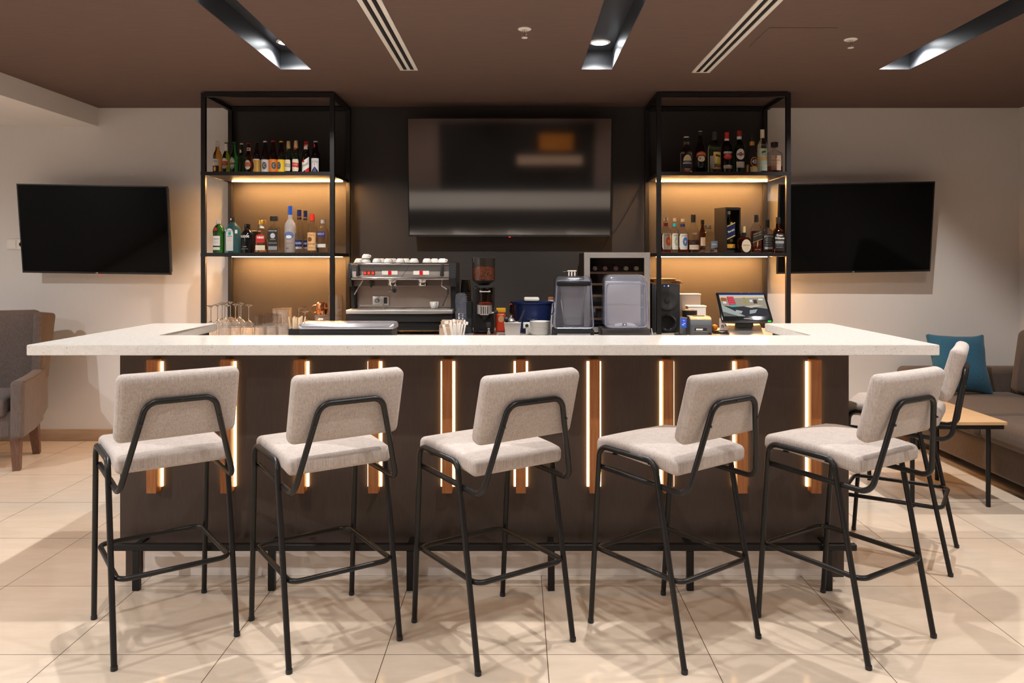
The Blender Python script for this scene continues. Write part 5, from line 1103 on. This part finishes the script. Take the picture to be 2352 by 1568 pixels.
# ------------------------------------------------------------------ wine cooler
YC = 5.67
wc = thing('wine_cooler', 'steel framed wine cooler with a dark glass door', 'wine cooler', (X(1417, YC), YC, ZK + EPS))
cw = W(75.5, YC); chh = Z(579.5, YC) - ZK - EPS
bm = bmesh.new(); yb = .44
box(bm, -cw - .002, -cw + .012, .03, yb, .012, chh - .004); box(bm, cw - .012, cw + .002, .03, yb, .012, chh - .004); box(bm, -cw + .012, cw - .012, .03, yb, .012, .03); box(bm, -cw + .012, cw - .012, .03, yb, chh - .022, chh - .004); box(bm, -cw + .012, cw - .012, yb - .012, yb, .03, chh - .022)
obj('cabinet', bm, M['plastic_black'], wc)
dr = obj('door', None or (lambda b_: (box(b_, -cw, -cw + .042, -.012, .029, .012, chh), box(b_, cw - .042, cw, -.012, .029, .012, chh), box(b_, -cw + .042, cw - .042, -.012, .029, chh - .040, chh), box(b_, -cw + .042, cw - .042, -.012, .029, .012, .05), b_)[-1])(bmesh.new()), M['steel'], wc)
obj('glass_pane', box(bmesh.new(), -cw + .0421, cw - .0421, .004, .010, .0501, chh - .0401), M['smoked'], dr)
for k in range(5):
    zz = chh - .150 - k * .086
    obj('rack', bbox(-cw + .013, cw - .013, .06, .075, zz - .008, zz + .008, .001, 1), make_wood('rack_wood_%d' % k, (.30, .17, .09), (.42, .25, .14), (3, 30, 30)) if k == 0 else bpy.data.materials['rack_wood_0'], wc)
for x in (-cw + .03, cw - .03):
    for y in (.05, .40): obj('foot', lathe(bmesh.new(), [(.012, 0), (.010, .0115)], 14, (x, y, 0)), M['black'], wc)
wcol = [(.80, .45, .47), (.66, .28, .28), (.62, .26, .29), (.80, .68, .45), (.74, .66, .40)]
for k, (px, dd) in enumerate(zip((1367, 1390.5, 1415.5, 1439, 1462.5), ('pink', 'dusty red', 'dark red', 'straw yellow', 'olive yellow'))):
    yq = YC + .05; zq = chh - .118
    t = thing('wine_bottle', 'wine bottle with a %s foil end lying in the cooler' % dd, 'bottle', (X(px, yq), yq, ZK + EPS + zq), 0, 'wine bottles lying in the cooler')
    obj('capsule', lathe(bmesh.new(), [(.0150, 0), (.0155, .01), (.0155, .05)], 20, axis='Y'), plain(wcol[k], .4), t)
    obj('glass_body', lathe(bmesh.new(), [(.0148, .0505), (.0152, .08), (.036, .15), (.0365, .33), (.030, .335)], 24, axis='Y'), DGREEN, t)
bm = bbox(-.05, .05, -.06, .06, 0, .012, .002, 1)

# ------------------------------------------------------------------ blenders under their hoods
def hood(w0, w1, d, z0, z1, r, m_):
    bm = cushion(2 * w1, d, z1 - z0, r, (3, 3, 4)); k = w0 / w1
    for v in bm.verts:
        f = (v.co.z / (z1 - z0) + .5); v.co.x *= k + (1 - k) * (1 - f) if k < 1 else 1
        if v.co.y < 0: v.co.y *= .86 + .14 * (1 - f) * 1.0
        v.co.z += (z0 + z1) / 2
    bmesh.ops.delete(bm, geom=[f for f in bm.faces if f.calc_center_median().z < z0 + .002], context='FACES')
    return bm
YL = 5.48
b1 = thing('bar_blender', 'bar blender with a clear hood and its jar inside', 'blender', (X(1315.5, YL), YL, ZK + EPS))
zh = Z(634, YL) - ZK
obj('base', bbox(-.142, .142, -.11, .15, .0, .055, .006, 2), M['plastic_black'], b1)
obj('control_strip', bbox(-.115, .115, -.114, -.1105, .012, .030, .001, 1), plain((.30, .30, .31), .35), b1)
hd = obj('hood', hood(.127, .145, .26, .056, zh, .035, M['hood']), M['hood'], b1, 60)
obj('hinge_bar', bbox(-.120, .120, -.1185, -.108, zh - .066, zh - .036, .004, 2), plain((.012, .012, .013), .3), hd)
obj('hood_edge_glint', tube(bmesh.new(), fillet([(-.136, -.124, .068), (.136, -.124, .068), (.116, -.112, zh - .030), (-.116, -.112, zh - .030)], .02, 6, True), .0045, 8, True), plain((.62, .67, .90), .15, trans=.7, ior=1.3), b1)  # added tube imitating bluish highlights along the hood edges
for s in (-1, 1): obj('latch', lathe(bmesh.new(), [(.008, -.014), (.014, -.008), (.014, .008), (.008, .014)], 16, (s * .142, -.06, .19), axis='X'), M['hood'], hd)
bm = bmesh.new()
def jr(w_, z): return [bm.verts.new((sx * w_, sy * w_, z)) for sx, sy in ((-1, -1), (1, -1), (1, 1), (-1, 1))]
a, b = jr(.060, .075), jr(.095, zh - .07)
for k in range(4): bm.faces.new((a[k], a[(k + 1) % 4], b[(k + 1) % 4], b[k]))
bm.faces.new(a[::-1]); bmesh.ops.bevel(bm, geom=bm.edges[:], offset=.012, segments=3, affect='EDGES')
jar = obj('jar', bm, thin('jar_plastic', (.80, .79, .79), .10, haze=.22, hazecol=(.75, .72, .72)), b1, 50)
obj('jar_lid', bbox(-.097, .097, -.097, .097, zh - .0695, zh - .045, .008, 2), M['plastic_black'], jar)
obj('drive_pad', bbox(-.075, .075, -.08, .08, .0555, .0745, .004, 2), plain((.10, .10, .11), .4), b1)
o = thing('blender_tamper', 'black tamper with white clips resting on the clear blender hood', 'tamper', (X(1313, YL), YL, ZK + EPS + zh + .001))
obj('rod', xf(tube(bmesh.new(), [(-.062, 0, .026), (-.02, 0, .030)], .006, 10), T(0, 0, 0)), M['plastic_black'], o)
for k, dx in enumerate((-.020, .0, .022)): obj('clip', bbox(dx - .005, dx + .005, -.006, .006, 0, .030, .0015, 1), M['white_metal'], o)
obj('grip', bbox(-.030, .034, -.008, .008, .0302, .040, .003, 2), M['white_metal'], o)
b2 = thing('bar_blender', 'bar blender with a milky empty hood in front of the wine cooler', 'blender', (X(1434.5, YL), YL, ZK + EPS))
zh2 = Z(630, YL) - ZK
obj('base', bbox(-.172, .165, -.11, .15, 0, .062, .006, 2), plain((.05, .043, .042), .4), b2)
obj('hood', hood(.150, .160, .25, .063, zh2, .055, M['hood_milky']), M['hood_milky'], b2, 60)
pd = obj('jar_pad', bbox(-.11, .10, -.09, .09, .0625, .070, .004, 2), plain((.62, .58, .55), .4), b2)
for sx in (-1, 1): obj('pad_clip', xf(bbox(-.03, .03, -.012, .012, 0, .022, .004, 2), T(sx * .042, 0, .0702) @ R(sx * 12, 'Y')), plain((.66, .60, .56), .35), pd)
obj('drive_socket', lathe(bmesh.new(), [(.016, .0705), (.018, .076), (.014, .090), (.006, .092)], 20), M['chrome'], b2)
obj('back_plate', bbox(-.13, .13, .095, .105, .0625, zh2 - .05, .006, 2), plain((.50, .46, .44), .30, .4), b2)
EDGE = plain((.62, .67, .90), .15, trans=.7, ior=1.3)
obj('hood_edge_glint', tube(bmesh.new(), fillet([(-.150, -.118, .075), (.146, -.118, .075), (.138, -.104, zh2 - .062), (-.142, -.104, zh2 - .062)], .03, 6, True), .0045, 8, True), EDGE, b2)  # bluish outline added in place of highlights on the milky hood

# ------------------------------------------------------------------ speaker, boxes, printer, card reader
YS = 5.76
sx0, sx1 = X(1497, YS), X(1562, YS)
zs = Z(651, YS) - ZK
sk = thing('speaker', 'tall black loudspeaker beside the wine cooler', 'loudspeaker', ((sx0 + sx1) / 2, YS, ZK + EPS)); hw = (sx1 - sx0) / 2
obj('cabinet', bbox(-hw, hw, 0, .26, 0, zs - .006, .004, 2), M['plastic_black'], sk)
obj('top_panel', bbox(-hw, hw, -.003, .26, zs - .0055, zs, .001, 1), M['board'], sk)
obj('woofer', lathe(bmesh.new(), [(.076, -.0005), (.076, -.006), (.066, -.008), (.050, -.002), (.02, .0), (.018, -.006), (.002, -.008)], 32, (.01, 0, zs * .66), axis='Y'), plain((.022, .021, .021), .6), sk)
obj('port_ring', lathe(bmesh.new(), [(.066, -.0005), (.070, -.01), (.066, -.022), (.055, -.020), (.046, -.004)], 36, (.012, 0, zs * .20), axis='Y', capt=False), mat('glossy_ring', (.02, .02, .02), .08, spec=.8), sk)
obj('port', lathe(bmesh.new(), [(.046, -.001), (.002, -.0008)], 28, (.012, 0, zs * .20), axis='Y'), plain((.004, .004, .004), .3), sk)
for dx, cc in ((-.012, (.05, .15, 1)), (.018, (.5, .7, 1))): obj('status_light', bbox(dx - .0035, dx + .0035, -.0045, -.0007, zs - .022, zs - .014, .0005, 1), glow('status_%.3f' % dx, cc, 2.5), sk)
for k, (xa, za, aw, ang) in enumerate(((0.0, 0, .115, 2), (.01, .012, .105, 6), (-.012, .025, .10, -4))):
    bo = thing('menu_board', ('lowest', 'middle', 'topmost')[k] + ' wooden clip board lying on the loudspeaker', 'board', (sk.location.x + xa, YS + .12, ZK + EPS + zs + .0008 + za), math.radians(ang), 'wooden boards on the loudspeaker')
    obj('board', bbox(-aw, aw, -.09, .09, 0, .009, .001, 1), M['board'], bo)
    obj('clip', bbox(aw - .035, aw - .012, -.03, .03, .0092, .0115, .0008, 1), M['leg_wood'], bo)
tag(obj('bead_string', tube(bmesh.new(), [(0, 0, .005), (.03, -.004, .005), (.06, .003, .0045), (.085, -.002, .005)], [.0045, .006, .0045, .0055], 8), M['leg_wood'], None, 35, (sk.location.x + .045, YS + .028, ZK + EPS + zs)), 'short dark beaded string at the front edge of the loudspeaker', 'string')
def carton(name, label, x0, x1, y, zt, d, lidm=M['paper'], z0=None, ribbon=False):
    t = thing(name, label, 'box', ((X(x0, y) + X(x1, y)) / 2, y, ZK + EPS)); w_ = W(x1 - x0, y) / 2; hz = Z(zt, y) - ZK
    obj('box', bbox(-w_, w_, 0, d, 0, hz - .012, .002, 1), M['paper'], t); obj('lid', bbox(-w_ - .004, w_ + .004, -.004, d + .004, hz - .0118, hz, .002, 1), lidm, t)
carton('paper_box', 'larger white lidded box behind the receipt printer', 1561, 1609, 5.98, 675, .12)
carton('paper_box', 'smaller white lidded box in front of the larger white box', 1580.5, 1621.5, 5.86, 702, .085)
o = thing('receipt_roll', 'black roll container behind the receipt printer', 'container', (X(1584, 5.765), 5.765, ZK + EPS))
obj('drum', lathe(bmesh.new(), [(W(17, 5.74), 0), (W(17, 5.74), Z(713, 5.74) - ZK)], 28), BLK, o); obj('top_coil', tube(bmesh.new(), [(.03 * math.cos(a * .5), .03 * math.sin(a * .5), Z(713, 5.74) - ZK + .004) for a in range(11)], .003, 8), M['tile_skirt'], o)
YR_ = 5.50
pr = thing('receipt_printer', 'dark grey receipt printer beside the card reader', 'printer', (X(1611, YR_), YR_, ZK + EPS), math.radians(-4))
pw = W(24.5, YR_); ph = Z(728.5, YR_) - ZK
bm = prism(bmesh.new(), [(0, 0), (0, ph * .62), (.012, ph * .84), (.045, ph * .97), (.09, ph), (.19, ph), (.19, 0)], -pw, pw, 'X'); bmesh.ops.bevel(bm, geom=bm.edges[:], offset=.004, segments=2, affect='EDGES')
obj('case', bm, M['grey_plastic'], pr, 30)
fc = obj('front_cover', bbox(-pw * .92, pw * .92, -.004, -.0005, ph * .10, ph * .60, .001, 1), plain((.085, .09, .10), .45), pr)
obj('paper_slot', bbox(-pw * .62, pw * .50, -.006, -.0045, ph * .26, ph * .44, .0005, 1), plain((.02, .02, .022), .4), fc)
obj('paper', bbox(-pw * .50, pw * .12, -.0072, -.0062, ph * .31, ph * .40, 0, 1), WHITE, fc)
obj('slot_edge', bbox(-pw * .62, pw * .50, -.0075, -.0045, ph * .235, ph * .255, .0004, 1), plain((.35, .35, .36), .4), fc)
obj('power_switch', bbox(pw * .62, pw * .86, -.006, -.0045, ph * .115, ph * .19, .0004, 1), BLK, fc)
lt = flat_text('EPSON', .009, .030, .0004); obj('lettering', wrap(lt, -.016, ph * .90, -.012, True), WHITE, pr).location.y = -.004
obj('top_slot', bbox(-pw * .55, pw * .50, .095, .15, ph - .002, ph + .004, .001, 1), plain((.03, .025, .022), .4), pr)
cr = thing('card_reader', 'black card terminal with a small lit blue screen', 'card reader', (X(1570, 5.50), 5.50, ZK + EPS), math.radians(18))
def tl(bm): return xf(bm, R(-24, 'X') @ R(14, 'Y'))
obj('case', tl(bbox(-.030, .030, 0, .024, 0.008, .150, .006, 3)), M['plastic_black'], cr)
obj('screen', tl(bbox(-.022, .022, -.0016, -.0006, .066, .135, .0004, 1)), glow('reader_screen', (.05, .10, .55), 1.1), cr)
for k, (dx, dz, cc) in enumerate(((-.006, .085, (.2, .8, .9)), (.004, .098, (.8, .3, .6)), (0, .12, (.3, .35, .9)))): obj('screen_icon', tl(bbox(dx - .008, dx + .008, -.0024, -.0018, dz - .003, dz + .003, 0, 1)), glow('reader_icon_%d' % k, cc, 1.3), cr)
obj('stand', bbox(-.025, .03, .02, .09, 0, .012, .002, 1), M['plastic_black'], cr)

# ------------------------------------------------------------------ till screen
YT = 5.42
ts = thing('till_screen', 'slim black till screen on a silver foot showing a colourful picture', 'till', (X(1715, YT), YT, ZK + EPS), math.radians(0))
sw = W(117, YT) / 2; shh = .262; zb0 = Z(736, YT) - ZK
MT = T(0, -.03, zb0) @ R(-43, 'X')
def tt(bm): return xf(bm, MT)
bz = obj('bezel', tt(bbox(-sw, sw, 0, .028, 0, shh, .007, 3)), M['gloss_black'], ts)
PW, PH, pz0 = sw * .90, shh * .80, shh * .155
def quad(pts, m_, off, name, par): 
    bm = bmesh.new(); bm.faces.new([bm.verts.new((x * PW, -off, pz0 + z * PH)) for x, z in pts]); return obj(name, tt(bm), m_, par)
scn = quad([(-1, 0), (1, 0), (1, 1), (-1, 1)], glow('till_base', (.62, .52, .40), .55), .0006, 'screen', bz)
pict = [([(-1, .93), (1, .93), (1, 1), (-1, 1)], (.02, .08, .45), .6), ([(-1, .78), (1, .82), (1, .93), (-1, .93)], (.80, .66, .45), .8), ([(-1, 0), (1, 0), (1, .32), (.1, .44), (-.5, .40), (-1, .48)], (.07, .07, .085), .6),
        ([(-1, .20), (-1, .48), (-.94, .48), (-.05, .0), (-.35, .0)], (.50, .55, .50), .7), ([(-1, .0), (-1, .19), (-.42, .0)], (.22, .21, .20), .6), ([(-.65, .48), (-.34, .48), (-.38, .86), (-.68, .86)], (.70, .035, .07), .8),
        ([(-.60, .40), (-.30, .42), (-.30, .50), (-.60, .49)], (.06, .55, .48), .8), ([(.0, .42), (.55, .50), (.85, .47), (.3, .36)], (.75, .70, .55), .7), ([(.15, .10), (.42, .14), (.55, .30), (.2, .26)], (.55, .62, .60), .6),
        ([(-.95, .66), (-.72, .66), (-.72, .80), (-.95, .82)], (.50, .16, .04), .7), ([(.05, .52), (.15, .52), (.13, .82), (.03, .82)], (.55, .40, .10), .7), ([(.45, .55), (.62, .55), (.62, .72), (.47, .72)], (.12, .08, .07), .6), ([(-.9, .55), (-.74, .55), (-.76, .64), (-.9, .64)], (.85, .85, .85), .8),
        ([(.30, .62), (.42, .62), (.42, .72), (.30, .72)], (.80, .80, .70), .9), ([(.70, .70), (.90, .70), (.90, .76), (.70, .77)], (.85, .88, .80), .9), ([(-.45, .18), (-.20, .12), (-.12, .22), (-.4, .27)], (.60, .60, .55), .7)]
for k, (pts, c_, e_) in enumerate(pict): quad(pts, glow('till_picture_%d' % k, c_, e_), .0009 + .00004 * k, 'picture_patch', scn)
bm = bmesh.new()
for i in range(4):
    for j in range(4):
        xx, zz = -.62 + i * .065, .53 + j * .085; v = [bm.verts.new((x * PW, -.0020, pz0 + z * PH)) for x, z in ((xx, zz), (xx + .03, zz), (xx + .03, zz + .025), (xx, zz + .025))]; bm.faces.new(v)
obj('picture_dots', tt(bm), glow('till_dots', (.85, .6, .6), .7), scn)
lt = flat_text('TOUCH  TERMINAL', .008, .09, .0003)
lt = flat_text('POSIFLEX', .008, .05, .0003)
obj('lettering', tt(wrap(lt, .0009, shh * .075, 0, True)), plain((.45, .45, .45), .4), bz)
obj('power_light', tt(bbox(sw * .78, sw * .90, -.003, .004, -.006, -.0004, .0005, 1)), glow('till_green', (.03, .8, .05), 2.0), bz)
obj('neck', xf(bbox(-.062, .062, .03, .075, .065, zb0 + .03, .008, 2), T(0, .01, 0)), M['plastic_black'], ts)
ft = [(-.13, .010), (-.125, .003), (-.06, .004), (.0, .012), (.05, .040), (.08, .072), (.115, .086), (.15, .082), (.165, .064), (.155, .064), (.145, .074), (.115, .077), (.088, .064), (.058, .030), (.006, .003), (-.02, .0005), (-.13, .0005)]
bm = prism(bmesh.new(), [(y, z) for y, z in ft], -.115, .125, 'X')
obj('foot', bm, plain((.55, .53, .52), .3, .5), ts, 50)
nc = thing('table_sign', 'small white card with a letter n behind the till screen', 'card', (X(1662, 5.62), 5.62, ZK + EPS), .1)
obj('card', xf(bbox(-.028, .05, 0, .003, 0, Z(731, 5.62) - ZK, .0005, 1), R(-6, 'X')), M['paper'], nc)
obj('lettering', xf(wrap(flat_text('n', .045, .016, .0008), .0012, .062, -.006, True), R(-6, 'X')), plain((.08, .03, .02), .5), nc)
tag(obj('orange_fruit', lathe(bmesh.new(), [(.004, 0), (.018, .006), (.025, .022), (.020, .038), (.005, .046)], 22), plain((.80, .28, .03), .5), None, 60, (X(1641, 5.62), 5.62, ZK + .028)), 'small orange ball resting on cables beside the printer', 'ball')
bm = bmesh.new(); random.seed(3)
for k in range(5):
    pts = [(X(1638 + 11 * i, 5.55) + random.uniform(-.01, .01), 5.54 + .03 * k * .6 + random.uniform(-.01, .02), ZK + .006 + .006 * k * random.random() + .008) for i in range(5)]
    tube(bm, fillet(pts, .03, 4), .0032, 6)
tag(obj('cable_tangle', bm, M['plastic_black']), 'tangle of black cables between the printer and the till screen', 'cable')
tag(obj('power_cable', tube(bmesh.new(), fillet([(X(1496, 5.55), 5.55, ZK + .05), (X(1499, 5.5), 5.50, ZK + .004), (X(1504, 5.38), 5.38, ZK + .004)], .02, 5), .004, 8), plain((.5, .5, .48), .5)), 'short pale cable on the counter at the foot of the wine cooler', 'cable')
# ------------------------------------------------------------------ camera, world, colour management
cam = bpy.data.cameras.new('camera'); cam.sensor_width = 36.0; cam.lens = 36.0 * F / 2352.0
cam.shift_x = (1176.0 - CX) / 2352.0; cam.shift_y = -(784.0 - CY) / 2352.0; cam.clip_start = 0.05
co = bpy.data.objects.new('camera', cam); C.objects.link(co); co.location = (0, 0, H); co.rotation_euler = (PI / 2, 0, 0)
sc = bpy.context.scene; sc.camera = co
w = bpy.data.worlds.new('world'); sc.world = w; w.use_nodes = True
w.node_tree.nodes['Background'].inputs[0].default_value = (0.02, 0.02, 0.022, 1); w.node_tree.nodes['Background'].inputs[1].default_value = 1.0
sc.view_settings.view_transform = 'Standard'; sc.view_settings.look = 'None'; sc.view_settings.gamma = 1.0
sc.view_settings.use_curve_mapping = False; sc.view_settings.exposure = 0.0
cy = sc.cycles; cy.use_denoising = True; cy.max_bounces = 9; cy.diffuse_bounces = 4; cy.glossy_bounces = 4; cy.transmission_bounces = 7
cy.use_adaptive_sampling = True; cy.adaptive_threshold = 0.03
cy.transparent_max_bounces = 24; cy.sample_clamp_indirect = 8.0; cy.caustics_refractive = False; cy.caustics_reflective = False
